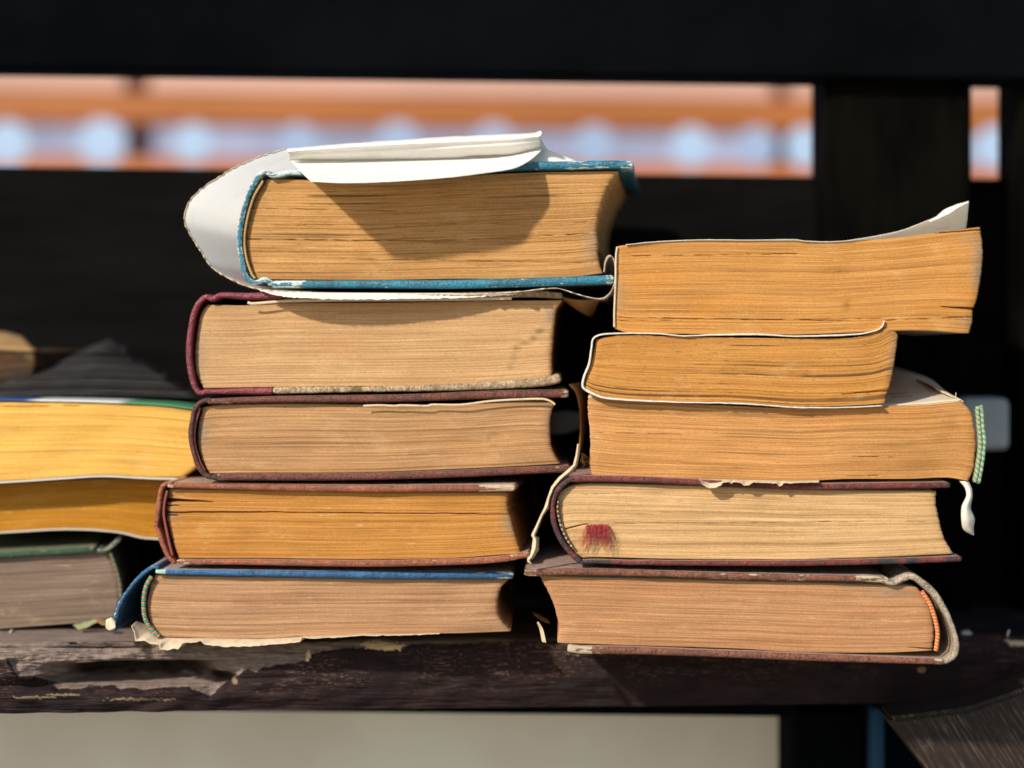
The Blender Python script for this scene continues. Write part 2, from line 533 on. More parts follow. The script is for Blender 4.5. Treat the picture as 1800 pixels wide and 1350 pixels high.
M['worn'] = cover_mat('worn_spine_cloth', (.42, .34, .24), (.14, .05, .05), 9.4, .8, .42, (.06, .03, .03), .5, .3)
M['green'] = cover_mat('green_cloth', (.05, .11, .065), (.26, .26, .20), 10.1, .7, .35, (.02, .03, .02), .4, .75, (.19, .19, .11), weave=True, spec=.2)
M['wood_dark'] = plain_mat('black_stained_wood', (.0052, .0048, .0046), .9, .25, 14, .02, .4, (1, 1, 6))
M['wood_post'] = plain_mat('black_stained_post', (.0018, .0018, .0020), .9, .5, 10, .02, .4, (5, 1, 1.4), c2=(.0042, .0036, .0024))
M['wood_blk'] = plain_mat('black_beam_wood', (.0022, .0028, .0036), .95, .3, 12, .015, .3)

M['pA'] = page_mat('pages_teal_book', (.62, .335, .115), 1.5, .85, .45, .75, .75, .30)
M['pB'] = page_mat('pages_maroon_book', (.68, .42, .20), 2.5, .40, .25, .8, .15, .42, (.42, .20, .08))
M['pC'] = page_mat('pages_brown_book', (.58, .33, .15), 3.5, .62, .12, .55, .22, .25, (.42, .20, .07))
M['pD'] = page_mat('pages_russet_book', (.60, .275, .06), 4.5, .45, .12, .6, .1, .45, (.38, .15, .03))
M['pE'] = page_mat('pages_blue_book', (.54, .315, .165), 5.5, .60, .12, .6, .35, .25, (.38, .19, .09))
M['pF'] = page_mat('pages_bare_block', (.67, .325, .085), 6.5, .42, .15, .8, .30, .50, (.47, .19, .035))
M['pG'] = page_mat('pages_white_paperback', (.66, .315, .075), 7.5, .62, .60, .9, .80, .35, (.42, .17, .03))
M['pH'] = page_mat('pages_stripe_banded_book', (.68, .34, .11), 8.5, .60, .22, .7, .35, .45, (.44, .19, .05))
M['pI'] = page_mat('pages_tasselled_book', (.76, .485, .225), 9.5, .62, .18, .62, .20, .30, (.48, .25, .09))
M['pJ'] = page_mat('pages_worn_brown_book', (.57, .295, .135), 10.5, .45, .12, .6, .15, .25, (.42, .18, .07))
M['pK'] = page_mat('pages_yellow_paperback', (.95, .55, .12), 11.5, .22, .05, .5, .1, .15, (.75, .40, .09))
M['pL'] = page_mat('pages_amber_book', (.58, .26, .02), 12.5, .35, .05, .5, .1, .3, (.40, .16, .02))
M['pM'] = page_mat('pages_green_book', (.28, .20, .15), 13.5, .35, .05, .5, .1, .3, (.19, .13, .10))  # page colour lowered to stand for the shade on this book

# ------------------------------------------------------------------ setting
gv = [(-6, -3, -.95), (6, -3, -.95), (6, 14, -.95), (-6, 14, -.95)]
g = mkmesh('ground', gv, [(0, 1, 2, 3)], plain_mat('pavement', (.26, .25, .23), .9, .2, 3.))
tag(g, 'grey pavement beneath the shelf', kind='structure')
wl = pbox('wall', None, -2200, -900, 4000, 1500, 5.0, .2, plain_mat('pale_plaster', (.36, .39, .55), .9, .10, 2.))
tag(wl, 'pale lavender wall far behind the orange rails, out of focus', 'wall')

# orange slatted stand behind the shelf
TI = .0124
bn = empty('wooden_stand', P(900, 420, .65), 'blurred orange timber stand with pink top plank seen through the gap behind the books', 'stand')
m_or = plain_mat('orange_timber', (.36, .118, .026), .5, .16, 3., .4, .2, (1, 1, 8))
m_pk = plain_mat('faded_pink_timber', (.52, .335, .27), .6, .12, 3., .3, .2, (1, 1, 5))
m_dp = plain_mat('brown_timber', (.15, .06, .035), .6, .2, 3.)
pbox('top_plank', bn, -700, 130, 218, 168, .97, .06, m_pk, TI)
pbox('top_plank', bn, 262, 122, 1360, 168, .97, .06, m_pk, TI)
pbox('top_plank', bn, 1392, 124, 2600, 168, .97, .06, m_pk, TI)
pbox('rail', bn, -700, 171, 2600, 224, .93, .04, m_or, TI)
pbox('rail', bn, -700, 284, 2600, 345, .93, .04, plain_mat('brown_orange_timber', (.42, .14, .05), .5, .16, 3.), TI)
for px in (240, 1374):
    pbox('post', bn, px - 17, 90, px + 17, 420, .99, .03, m_dp, TI)
# pale backing; discs added to stand for blurred highlights below the rail
bp = pbox('backing_board', None, -700, 180, 2600, 330, 1.15, .02, plain_mat('lavender_board', (.29, .32, .46), .8, .2, 9.), TI)
tag(bp, 'pale lavender board glimpsed between the two orange rails, out of focus', 'board')
m_df = plain_mat('faded_blue_highlight', (.30, .39, .56), .7, .08, 30., .2)
m_ds = plain_mat('pale_blue_highlight', (.37, .50, .68), .7, .08, 30., .2)
plabels = {14: 'round pale blue highlight plate at the far left edge between the blurred rails',
           180: 'round pale blue highlight plate just left of the blurred brown post at left',
           340: 'first round pale blue highlight plate right of the blurred brown post at left',
           525: 'round pale blue highlight plate above the left end of the folded white jacket',
           700: 'half hidden pale blue highlight plate peeping over the middle of the white jacket',
           868: 'half hidden pale blue highlight plate peeping over the right end of the white jacket',
           1045: 'round pale blue highlight plate right of the white jacket, above the teal cover corner',
           1215: 'round pale blue highlight plate midway between teal cover corner and black post',
           1330: 'pale blue highlight plate just left of the thin blurred brown post beside the black post',
           1415: 'pale blue highlight plate in the gap just left of the black post',
           1752: 'pale blue highlight plate in the small gap right of the black post'}
prnd = random.Random(12)
for px, lb in plabels.items():
    kk = prnd.uniform(.80, 1.0)
    bm = bmesh.new()
    bmesh.ops.create_cone(bm, cap_ends=True, segments=40, radius1=.0150 * kk, radius2=.0160 * kk, depth=.004)
    bmesh.ops.bevel(bm, geom=bm.edges[:], offset=.0006, segments=2, affect='EDGES')
    c = P(px, 255 + .005*(px-900) + prnd.uniform(-2, 3), .84)
    rx = 1.25
    V = [Vector((v.co.x*rx, -v.co.z, v.co.y*rx*1.0)) + c for v in bm.verts]; bm.verts.index_update()
    F = [tuple(v.index for v in f.verts) for f in bm.faces]; bm.free()
    tag(mkmesh('disc', V, F, m_ds if px in (14, 180, 340, 1215, 1415, 1752) else m_df, None, smooth=False), lb, 'disc', 'added pale discs standing for blurred highlights between the rails')

# ------------------------------------------------------------------ dark shelf
def Hs(px): return 553 + .0133 * px
sh = empty('wooden_shelf', P(900, 1160, .1), 'black stained wooden shelf with rotted peeling front edge carrying the books', 'shelf')
pbox('top_rail', sh, -1800, -420, 2800, 130, .14, .035, M['wood_blk'], TI, .003, .00000)
pbox('back_panel', sh, -1800, 303, 2800, 1110, .185, .018, M['wood_dark'], TI, .002)
pbox('post', sh, 1452, -300, 1710, 1085, .150, .05, M['wood_post'], 0, .004)
pbox('post', sh, 1796, -300, 2100, 1085, .150, .05, M['wood_post'], 0, .004)

# front board: dense grid, rotten and peeled at the left
def poly_y(pts, x):
    for i in range(len(pts) - 1):
        if pts[i][0] <= x <= pts[i+1][0]:
            t = (x - pts[i][0]) / (pts[i+1][0] - pts[i][0])
            return pts[i][1] + (pts[i+1][1] - pts[i][1]) * t
    return pts[0][1] if x < pts[0][0] else pts[-1][1]
lower = [(-200, 1150), (0, 1160), (12, 1161), (30, 1188), (68, 1196), (75, 1204), (100, 1216), (180, 1211), (250, 1214), (330, 1209), (368, 1224), (392, 1204), (415, 1190), (432, 1181),
         (480, 1172), (536, 1163), (546, 1150), (600, 1140), (700, 1134), (1000, 1130), (1400, 1122), (2000, 1126)]
nx = 820; nb = 26; nf = 92
V = []; F = []; PE = []; CR = []; SHADE = []
chips = [(146, 1168, 17, 3.6), (676, 1137, 34, 6.5), (655, 1132, 22, 4), (541, 1154, 4, 9), (1790, 1131, 18, 4), (1775, 1127, 8, 2), (410, 1200, 6, 4), (60, 1226, 40, 2), (250, 1229, 60, 2.6), (110, 1222, 30, 1.5)]
for j in range(nb + nf):
    for i in range(nx):
        px = (-1500 + 1380 * i / 59) if i < 60 else (-118 + 2180 * (i - 60) / (nx - 61))
        Ye = .012 + .0305e-3 * max(0, px)
        H = Hs(px) * S
        if j < nb:
            t = 1 - j / nb
            Y = Ye + .004 + (.20 - Ye) * t ** 1.4
            X = (px - 900) * S * 1.03
            Z = -H + nz(X * 60, Y * 200, 2) * .0006 + nz(X * 12, Y * 30, 5) * .0008
        else:
            t = (j - nb) / (nf - 1)
            X = (px - 900) * S * 1.03
            Z = -H - .0275 * t
            rr = .004
            Y = Ye + (.004 * (1 - math.sqrt(max(0, 1 - (1 - t * 5) ** 2))) if t < .2 else 0) + .006 * max(0, t - .45) ** 1.5 * 2
        ky = D / (D + Y)
        qx = 900 + X * ky / S; qy = HZ - Z * ky / S
        ly = poly_y(lower, qx) + 6 * nz(qx * .05, 1, 1) + 1.8 * nz(qx * .17, 3, 1)
        pe = 1 / (1 + math.exp((qy - ly) / 1.6))
        pe *= 1 if qx < 640 else max(.0, 1 - (qx - 640) / 500) * .8 + .2
        if j >= nb:
            low = max(0, 1 - abs(qx - 200) / 420) if qx < 620 else 0
            Y += pe * (.0015 + .003 * low)
            Y += .0011 * nz(qx * .02, qy * .06, 4) * (1 + low) + .0009 * nz(qx * .07, qy * .2, 8) * (pe + .2) + .0006 * nz(qx * .012, qy * .8, 3)
            Y += .013 * math.exp(-(((qx - 235) / 138) ** 4 + ((qy - 1187 + .02*(qx-235)) / 18) ** 4)) * (1.6 + .3 * nz(qx*.03, qy*.05, 3))
            Y += .010 * math.exp(-(((qx - 385) / 26) ** 2 + ((qy - 1196) / 8) ** 2))
            Y += .007 * math.exp(-(((qx - 90) / 160) ** 4 + ((qy - (1137 + .01*qx)) / 3.5) ** 2))
            Y += .006 * math.exp(-(((qx - 120) / 120) ** 4 + ((qy - 1205) / 12) ** 2))
        else:
            Z += -.0016 * math.exp(-((t - .03) / .05) ** 2) * (qx < 600)
        cr = 0
        for (cx, cy, rx, ry) in chips:
            q = ((qx - cx) / rx) ** 2 + ((qy - cy - 3 * nz(qx * .15, 2, 6)) / ry) ** 2 + .8 * nz(qx * .2, qy * .3, 7)
            if q < 1: cr = max(cr, 1 if cy < 1180 else .28)
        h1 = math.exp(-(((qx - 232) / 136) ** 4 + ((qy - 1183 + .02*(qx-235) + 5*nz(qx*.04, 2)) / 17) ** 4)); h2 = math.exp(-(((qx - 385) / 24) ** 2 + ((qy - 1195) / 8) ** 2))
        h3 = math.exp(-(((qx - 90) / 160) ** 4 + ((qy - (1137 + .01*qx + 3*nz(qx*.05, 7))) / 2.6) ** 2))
        SHADE.append(min(1, max(0, (h1 + h2 + h3 - .3) * 2.5)) * (j >= nb))  # mask for shade painted into the hollows and the groove
        V.append(Vector((X, Y, Z))); PE.append(pe); CR.append(cr)
for j in range(nb + nf - 1):
    for i in range(nx - 1):
        F.append((j*nx+i, (j+1)*nx+i, (j+1)*nx+i+1, j*nx+i+1))
# underside and back
base = len(V)
last = (nb + nf - 1) * nx
for i in range(nx):
    p = V[last + i]; V.append(Vector((p.x, .30, p.z))); PE.append(0); CR.append(0); SHADE.append(0)
for i in range(nx - 1):
    F.append((last + i, base + i, base + i + 1, last + i + 1))
    F.append((base + i, i, i + 1, base + i + 1))
b = NB('peeling_painted_wood')
tc = b.n('ShaderNodeTexCoord').outputs['Object']
def strv(s):
    x = b.n('ShaderNodeVectorMath', operation='MULTIPLY'); b.l(tc, x.inputs[0]); x.inputs[1].default_value = s
    return x.outputs[0]
n1 = b.noise(strv((60, 400, 900)), 1, 4, .6); n2 = b.noise(strv((25, 60, 60)), 1, 4, .6); n3 = b.noise(tc, 900, 4, .7); n4 = b.noise(strv((55, 2500, 3200)), 1, 3, .65)
sp = b.n('ShaderNodeSeparateXYZ'); b.l(tc, sp.inputs[0])
paint = b.mix(b.step(n2, .3, .7), (.011, .0058, .0066), (.026, .012, .011))
scr = b.math('MULTIPLY', b.step(n4, .585, .66), b.step(n2, .40, .60))
scr = b.math('MULTIPLY', scr, b.step(sp.outputs[2], -.006, .004))
paint = b.mix(b.math('MULTIPLY', scr, .95), paint, (.36, .23, .17))
paint = b.mix(b.math('MULTIPLY', b.step(n3, .72, .76), .6), paint, (.35, .28, .22))
wood = b.mix(b.step(n1, .3, .7), (.16, .118, .098), (.27, .205, .168))
wood = b.mix(b.math('MULTIPLY', b.step(n4, .60, .66), .6), wood, (.04, .028, .022))
wood = b.mix(b.attr('dark_map'), wood, b.mix(n3, (.010, .007, .006), (.05, .033, .022)))  # hollow shade mixed into the wood colour
wood = b.mix(b.math('MULTIPLY', b.step(n2, .52, .70), .6), wood, (.17, .12, .095))
wood = b.mix(b.math('MULTIPLY', b.step(n3, .60, .72), .5), wood, (.32, .24, .18))
c = b.mix(b.step(b.math('ADD', b.attr('peel'), b.math('MULTIPLY', b.math('SUBTRACT', n1, .5), .9)), .35, .65), paint, wood)
c = b.mix(b.attr('chip'), c, b.mix(n3, (.62, .40, .16), (.85, .68, .42)))
b.bump(b.math('ADD', b.math('ADD', n1, n3), b.math('MULTIPLY', scr, -1)), .6, .001)
b.done(c, .7, .22)
m_shelf = b.m
mkmesh('shelf_board', V, F, m_shelf, sh, attrs={'peel': PE, 'chip': CR, 'dark_map': SHADE})

pbox('dark_gap_strip', sh, -1800, 1150, 2800, 1256, .10, .02, M['wood_blk'], .010, .002)  # added strip that keeps the gap under the board dark
pbox('dark_backing', sh, 1500, 1180, 3000, 2000, .16, .02, plain_mat('navy_backing', (.004, .006, .012), .9, .3, 12, .03), 0, .002)  # added dark backing that hides the pale wall beside the brace
# legs and brace under the board
pbox('leg', sh, 1392, 1225, 1522, 1900, .10, .05, M['wood_blk'], 0, .003)
b = NB('scratched_dark_wood')
tc = b.n('ShaderNodeTexCoord').outputs['Object']
dark_map = b.n('ShaderNodeMapping'); b.l(tc, dark_map.inputs[0]); dark_map.inputs['Rotation'].default_value = (0, R(-57), 0)
x = b.n('ShaderNodeVectorMath', operation='MULTIPLY'); b.l(dark_map.outputs[0], x.inputs[0]); x.inputs[1].default_value = (60, 1800, 1500)
n1 = b.noise(x.outputs[0], 1, 3, .65); n2 = b.noise(tc, 45, 3); n3 = b.noise(tc, 1100, 3, .7)
c = b.mix(b.step(n1, .25, .75), (.012, .009, .008), (.035, .024, .018))
c = b.mix(b.math('MULTIPLY', b.step(n1, .54, .66), b.step(n2, .30, .6)), c, (.16, .11, .07))
c = b.mix(b.math('MULTIPLY', b.step(n3, .70, .75), .5), c, (.3, .22, .14))
b.bump(n1, .5, .001)
m_scr = b.done(c, .6, .25)
br = [(1560, 1262), (1700, 1245), (1980, 1150), (2350, 1600), (1900, 1700)]
bm = bmesh.new()
fv = [bm.verts.new(P(x_, y_, .035)) for x_, y_ in br]; bv = [bm.verts.new(P(x_, y_, .035) + Vector((0, .03, 0))) for x_, y_ in br]
bm.faces.new(fv[::-1]); bm.faces.new(bv)
for i in range(5): bm.faces.new((fv[i], fv[(i+1) % 5], bv[(i+1) % 5], bv[i]))
bmesh.ops.recalc_face_normals(bm, faces=bm.faces)
bmesh.ops.bevel(bm, geom=bm.edges[:], offset=.002, segments=3, affect='EDGES')
bm.verts.index_update()
mkmesh('brace', [v.co.copy() for v in bm.verts], [tuple(v.index for v in f.verts) for f in bm.faces], m_scr, sh, smooth=False)
bm.free()
bs = pbox('blue_post', None, 1533, 1245, 1556, 1800, .09, .02, plain_mat('blue_paint', (.008, .045, .10), .8, .3, 20), 0, .002)
tag(bs, 'thin blue upright under the shelf, between black leg and scratched brace', 'post')
sb = pbox('pale_block', None, -900, 1240, 1392, 1900, .24, .3, plain_mat('pale_stone', (.93, .86, .74), .8, .08, 12), .010, .006)
tag(sb, 'large pale grey-beige block in shade below the shelf', 'block')
gb = pbox('grey_patch', None, 1690, 700, 1776, 792, .135, .02, plain_mat('grey_card', (.36, .38, .37), .6, .12, 20), 0, .004)  # added panel standing in for grey pavement seen past the post
tag(gb, 'small blurred grey box for background behind the striped headband of the third right book', 'patch')

# ------------------------------------------------------------------ left stack
YL = .018
def book(name, fr, px, py, label):
    return empty(name, fr.at(px, py), label, 'book')

# A: teal hardback in torn white jacket
fr = Frame(YL, 760, 4.2, .15)
bk = book('hardback_book', fr, 760, 508, 'thick teal hardback in a torn white dust jacket, top of the left pile')
page_block(bk, fr, [(468, 315), (540, 316), (700, 317), (850, 307), (960, 303), (1086, 301)],
           [(1086, 301), (1067, 331), (1053, 372), (1048, 405), (1050, 422), (1050, 450), (1054, 467), (1059, 480)],
           [(450, 490), (494, 491), (661, 492), (797, 490), (872, 490), (1000, 487), (1059, 480)],
           [(468, 315), (450, 344), (436, 380), (431, 417), (433, 450), (442, 475), (450, 490)], M['pA'], seed=1,
           cracks=[(436, 760, 420, 424, 1.6, .002), (760, 1050, 424, 410, 1.3, .0016), (436, 700, 366, 371, 1.3, .0014), (440, 1040, 397, 390, 1.1, .0011), (600, 1054, 455, 462, 1.1, .0012)],
           dirt=[(1045, 425, 18, 40, .5)])
ribbon('cover_board', bk, fr, [(478, 310), (494, 308), (511, 304), (560, 306), (700, 308), (850, 298), (917, 293), (1000, 291.5), (1083, 290), (1113, 291)], [8, 11, 12, 13, 13, 14, 15, 15, 15, 14], M['teal'],
       wear=[(478, 530, .65), (1092, 1120, .5), (1000, 1060, .35)], endwear=.3, seed=1)
ribbon('spine', bk, fr, [(482, 312), (475, 308), (468, 303), (458, 309), (442, 336), (432, 367), (425, 400), (424, 436), (429, 467), (436, 488), (447, 497), (458, 495), (467, 491), (474, 496), (482, 500)], [6, 8, 9, 8, 9, 9, 9, 9, 9, 9, 9, 8, 8, 8, 10], M['teal'],
       wear=[(420, 500, .30), (455, 500, .6)], seed=2, wob=.7)
ribbon('cover_board', bk, fr, [(481, 500), (633, 500), (797, 500), (917, 497), (1028, 493), (1079, 491)], [13, 15.5, 16, 16, 15.5, 15], M['teal'], wear=[(480, 540, .5), (1066, 1090, .6)], endwear=.2, seed=3)
tube('headband', bk, fr, [(464, 318), (447, 348), (436, 385), (431, 420), (434, 452), (444, 482), (450, 490)], 2.2, stripe_mat('gold_thread', (.42, .24, .07), (.62, .42, .18), .0009))
# jacket: outer loop
loop = [(1062, 478), (1064, 460), (1072, 449), (1080, 460), (1082, 489), (1075, 511), (1061, 524), (1042, 524), (1014, 517), (978, 507), (917, 513), (833, 518), (750, 518), (633, 517), (494, 512), (455, 508),
        (425, 499), (378, 472), (355, 439), (334, 405), (329, 392), (329, 378), (334, 361), (355, 336), (392, 311), (425, 292), (467, 275), (508, 263)]
LC = catmull(loop, 420)
V = []; F = []
for j_ in range(12):
    for i_, q in enumerate(LC):
        t_ = j_ / 11
        rg = (.0024 * nz(q.x * .11, q.y * .11, 4) + .0012 * nz(q.x * .4, q.y * .4, 9)) * (1 - t_)
        wv = (nz(q.x * .015, q.y * .015, t_ * 2) * 2.2) * min(1, t_ * 4)
        V.append(fr.at(q.x + wv, q.y + wv, -.004 + rg + .154 * t_ ** 1.6))
n_ = len(LC)
for j_ in range(11):
    for i_ in range(n_ - 1):
        F.append((j_*n_+i_, j_*n_+i_+1, (j_+1)*n_+i_+1, (j_+1)*n_+i_))
jk = mkmesh('dust_jacket', V, F, M['jacket_loop'], bk)
V = []; F = []
for i_, q in enumerate(LC):
    tt = (LC[min(n_-1, i_+1)] - LC[max(0, i_-1)]).normalized(); nn = Vector((-tt.y, tt.x, 0))
    rg = .0024 * nz(q.x * .11, q.y * .11, 4) + .0012 * nz(q.x * .4, q.y * .4, 9)
    hw = 1.15 + .7 * nz(q.x * .09, q.y * .09, 2) + .6 * nz(q.x * .5, q.y * .5, 3)
    if q.x > 960: hw *= .7
    for a_, b_ in ((-1, .0012), (-.6, -.0003), (.6, -.0003), (1, .0012)):
        V.append(fr.at(q.x + nn.x * a_ * hw, q.y + nn.y * a_ * hw, -.0045 + rg + b_))
for i_ in range(n_ - 1):
    for k in range(3):
        F.append((i_*4+k, i_*4+k+1, i_*4+k+5, i_*4+k+4))
mkmesh('rim', V, F, M['cream'], jk)
# lower drooping edge of the jacket
loft('lower_edge', jk, [[(455, 509, .02), (500, 513, .018), (650, 515, .015), (800, 515, .017), (917, 511, .019), (978, 506, .022)],
                         [(458, 511, .014), (500, 521, .010), (560, 525, .008), (700, 526, .009), (840, 522, .012), (940, 514, .017), (978, 507, .021)]], M['jacket'], nu=160, nv=10, lastjit=2.0, seed=3)
# folded sheet on top, drooping forward
loft('fold', jk, [[(560, 322, .15), (700, 322, .15), (940, 322, .15)],
                         [(512, 268, .045), (640, 258, .045), (800, 248, .045), (944, 242, .045)],
                         [(505, 262, .022), (633, 251, .022), (797, 240.5, .022), (861, 237.5, .022), (942, 234, .022), (951, 230, .022)],
                         [(508, 271, .0135), (633, 264, .012), (797, 256, .012), (905, 250, .012), (950, 245, .013)],
                         [(511, 280, .018), (633, 280.5, .0175), (797, 277, .0175), (833, 273, .0175), (905, 270, .0175), (952, 258, .0175)]], M['jacket'], nu=150, nv=50, jit=.5, seed=8)
loft('flap', jk, [[(509, 281, .024), (633, 279, .024), (797, 276, .024), (905, 270, .023), (955, 259, .021)],
                         [(521, 293, .011), (633, 294, .007), (797, 289, .008), (880, 281, .013), (955, 260, .0195)],
                         [(531, 304, -.001), (600, 308, -.004), (689, 307, -.004), (797, 300, -.002), (880, 289, .006), (955, 261, .0185)],
                         [(547, 319, -.014), (606, 321.5, -.015), (689, 319, -.014), (797, 311, -.013), (845, 305, -.008), (903, 296, -.001), (930, 283, .007), (955, 262, .018)]], M['jacket'], nu=120, nv=30, seed=5, jit=.3)
loft('torn_corner', jk, [[(951, 245, .021), (962, 262, .020), (975, 268, .020), (1013, 283, .022)],
                         [(925, 285, .020), (945, 285, .019), (965, 285, .019), (1000, 284, .020)]], M['jacket'], nu=30, nv=12, seed=6)

# B: maroon quarter bound hardback
fr = Frame(YL + .002, 660, 2.0, .145)
bk = book('hardback_book', fr, 660, 692, 'maroon spined hardback with tan cloth boards, second from top of the left pile')
page_block(bk, fr, [(364, 536), (438, 537), (500, 533), (698, 532), (833, 529), (987, 528)],
           [(987, 528), (977, 544), (973, 569), (970, 602), (968, 636), (970, 668)],
           [(357, 682), (478, 680), (633, 679), (700, 679), (856, 677), (970, 668)],
           [(364, 536), (353, 553), (346, 591), (343, 624), (346, 658), (357, 682)], M['pB'], seed=2,
           stains=[(938, 594, 7, 6, .9), (922, 603, 12, 4, .9), (908, 612, 8, 6, .8), (903, 628, 4, 12, .7), (897, 645, 5, 6, .7), (948, 584, 9, 5, .8), (950, 580, 10, 5, .7), (420, 560, 60, 25, .2)],
           dirt=[(968, 560, 12, 30, .7), (350, 620, 12, 70, .45)], cracks=[(345, 368, 596, 599, 1.4, .002), (346, 368, 663, 660, 1.4, .002), (580, 700, 551, 550, 1.1, .001)])
ribbon('spine', bk, fr, [(500, 519), (433, 521), (389, 519), (374, 526), (364, 522), (351, 533), (342, 553), (336, 587), (334, 624), (338, 658), (344, 679), (353, 690), (364, 688), (376, 688), (481, 687)],
       [12, 13, 12, 9, 10, 10, 10, 11, 11, 11, 10, 9, 10, 12, 13], M['maroon'], seed=12, wob=.5, n=150)
ribbon('cover_board', bk, fr, [(502, 520), (700, 521), (850, 519), (940, 517), (988, 520)], 11, M['tan_cloth'], seed=13, dark=[(500, 990, .5)])
ribbon('cover_board', bk, fr, [(482, 686), (700, 683), (833, 679), (933, 673), (966, 669), (984, 664)], [12, 11, 10, 9, 11, 17], M['tan_cloth'], seed=14, dark=[(615, 640, .8), (900, 990, .35)], wob=.8)
tube('paper_sliver', bk, fr, [(438, 532), (446, 534), (500, 530), (600, 528), (760, 527), (900, 525)], 2.6, M['cream'], off=-.004, flat=.4)
loft('torn_endpaper', bk, [[(985, 521, .03), (1010, 527, .03), (1055, 527, .035)], [(990, 527, .035), (1025, 547, .04), (1050, 538, .045)], [(1010, 540, .045), (1038, 556, .05), (1048, 545, .05)]], M['scrap'], nu=20, nv=10)

# C: brown leather
fr = Frame(YL, 660, 1.0, .145)
bk = book('hardback_book', fr, 660, 843, 'dark brown leather hardback with finely ruled pages, third from top of left pile')
page_block(bk, fr, [(356, 716), (389, 712), (522, 710), (698, 713), (811, 712), (922, 706), (975, 708)],
           [(975, 708), (969, 727), (966, 747), (967, 769), (968, 782), (974, 800), (984, 815)],
           [(368, 832), (472, 831), (648, 830), (806, 824), (917, 819), (984, 815)],
           [(356, 716), (349, 747), (347, 769), (348, 782), (355, 809), (368, 832)], M['pC'], seed=3,
           stains=[(868, 762, 9, 5, .55), (858, 772, 4, 8, .6), (868, 783, 9, 4, .55), (950, 808, 60, 12, .6), (700, 822, 200, 8, .35), (890, 756, 20, 4, .3)], dirt=[(968, 745, 12, 40, .5), (352, 770, 14, 50, .6)])
ribbon('cover_board', bk, fr, [(368, 706), (411, 704), (478, 702), (698, 700), (856, 694), (987, 692), (999, 692)], [9, 12, 13, 13, 13, 15, 14], M['brown_a'], wear=[(366, 410, .5), (983, 1003, .75)], seed=21)
ribbon('spine', bk, fr, [(374, 705), (362, 704), (352, 708), (343, 722), (338, 753), (337, 769), (340, 787), (348, 814), (360, 832), (374, 839)], [8, 8, 8, 8, 9, 9, 8, 9, 9, 9], M['brown_a'], wear=[(335, 380, .28)], dark=[(335, 380, .5)], seed=22, wob=.8)
ribbon('cover_board', bk, fr, [(374, 838), (389, 838), (472, 838), (648, 837), (806, 832), (939, 826), (1003, 824)], [11, 13, 12, 13, 13, 13, 12], M['brown_a'], wear=[(384, 400, .5), (975, 1010, .35)], dark=[(370, 386, .8)], seed=23)
tube('headband', bk, fr, [(353, 716), (345, 745), (343, 770), (346, 790), (354, 814), (362, 828)], 1.9, stripe_mat('red_thread', (.50, .10, .06), (.20, .09, .09), .0008))
tube('torn_endpaper', bk, fr, [(640, 713), (668, 712), (697, 713), (705, 712), (752, 713), (760, 711), (811, 711), (860, 705), (905, 702), (955, 701), (968, 705), (976, 711)], 2.0, M['cream'], off=-.0035, flat=.5)

# D: russet leather
fr = Frame(YL - .002, 600, 5.0, .14)
bk = book('hardback_book', fr, 600, 992, 'russet leather hardback with split amber pages, fourth from top of the left pile')
page_block(bk, fr, [(297, 860), (406, 862), (648, 865), (892, 867)],
           [(892, 867), (892, 893), (897, 911), (906, 944), (915, 972)],
           [(314, 981), (472, 981), (648, 983), (806, 980), (915, 972)],
           [(297, 860), (293, 884), (293, 907), (298, 929), (306, 960), (314, 981)], M['pD'], seed=4,
           cracks=[(292, 372, 879, 882, (4.5, .6), .006), (292, 460, 901, 900, (1.8, 1.4), .004), (460, 893, 900, 904, 1.5, .0035), (292, 310, 889, 889, 1.4, .003), (292, 312, 906, 905, 3.0, .003)],
           dirt=[(895, 915, 14, 30, .5), (300, 905, 14, 40, .4)], stains=[(640, 935, 50, 5, .25), (430, 935, 25, 14, .3), (700, 875, 300, 5, .3)])
ribbon('cover_board', bk, fr, [(298, 852), (340, 853), (472, 856), (648, 858.5), (806, 858), (906, 857)], [10, 12, 12.5, 12.5, 12.5, 12], M['brown_b'], wear=[(845, 915, .8), (296, 310, .7)], seed=31)
ribbon('spine', bk, fr, [(308, 849), (296, 849), (287, 856), (282, 884), (278, 916), (277, 925), (281, 931), (288, 953), (299, 978), (311, 989)], [6, 7, 8, 9, 9, 7, 9, 9, 9, 7], M['brown_b'], seed=32, wob=.4)
ribbon('cover_board', bk, fr, [(314, 986), (330, 987), (406, 987), (648, 990), (761, 988), (872, 983), (932, 973)], [8, 11, 11, 11, 11, 11, 11], M['brown_b'], wear=[(314, 335, .55), (900, 940, .35)], seed=33)
tube('headband', bk, fr, [(296, 862), (291, 884), (290, 905), (294, 928), (299, 952), (305, 976)], 2.4, stripe_mat('red_thread_dark', (.38, .06, .05), (.20, .09, .09), .0011))

# E: blue cloth
fr = Frame(YL, 590, 1.0, .14)
bk = book('hardback_book', fr, 590, 1130, 'blue cloth hardback with loose hanging spine and striped headband, bottom of the left pile')
page_block(bk, fr, [(272, 1012), (324, 1014), (697, 1018), (894, 1019)],
           [(894, 1019), (881, 1033), (874, 1060), (878, 1087), (898, 1110)],
           [(281, 1119), (372, 1122), (469, 1122), (527, 1119), (697, 1114), (800, 1113), (898, 1110)],
           [(272, 1012), (262, 1040), (259, 1066), (264, 1092), (274, 1111), (281, 1119)], M['pE'], seed=5,
           stains=[(850, 1108, 90, 8, .6), (300, 1016, 30, 8, .3)], dirt=[(885, 1060, 14, 40, .3)])
ribbon('cover_board', bk, fr, [(276, 1003), (293, 1004), (469, 1007), (697, 1010), (850, 1010), (903, 1010)], [8, 13, 14, 14, 14, 13], M['blue'], wear=[(274, 294, .9), (872, 906, .75), (830, 872, .3)], seed=41)
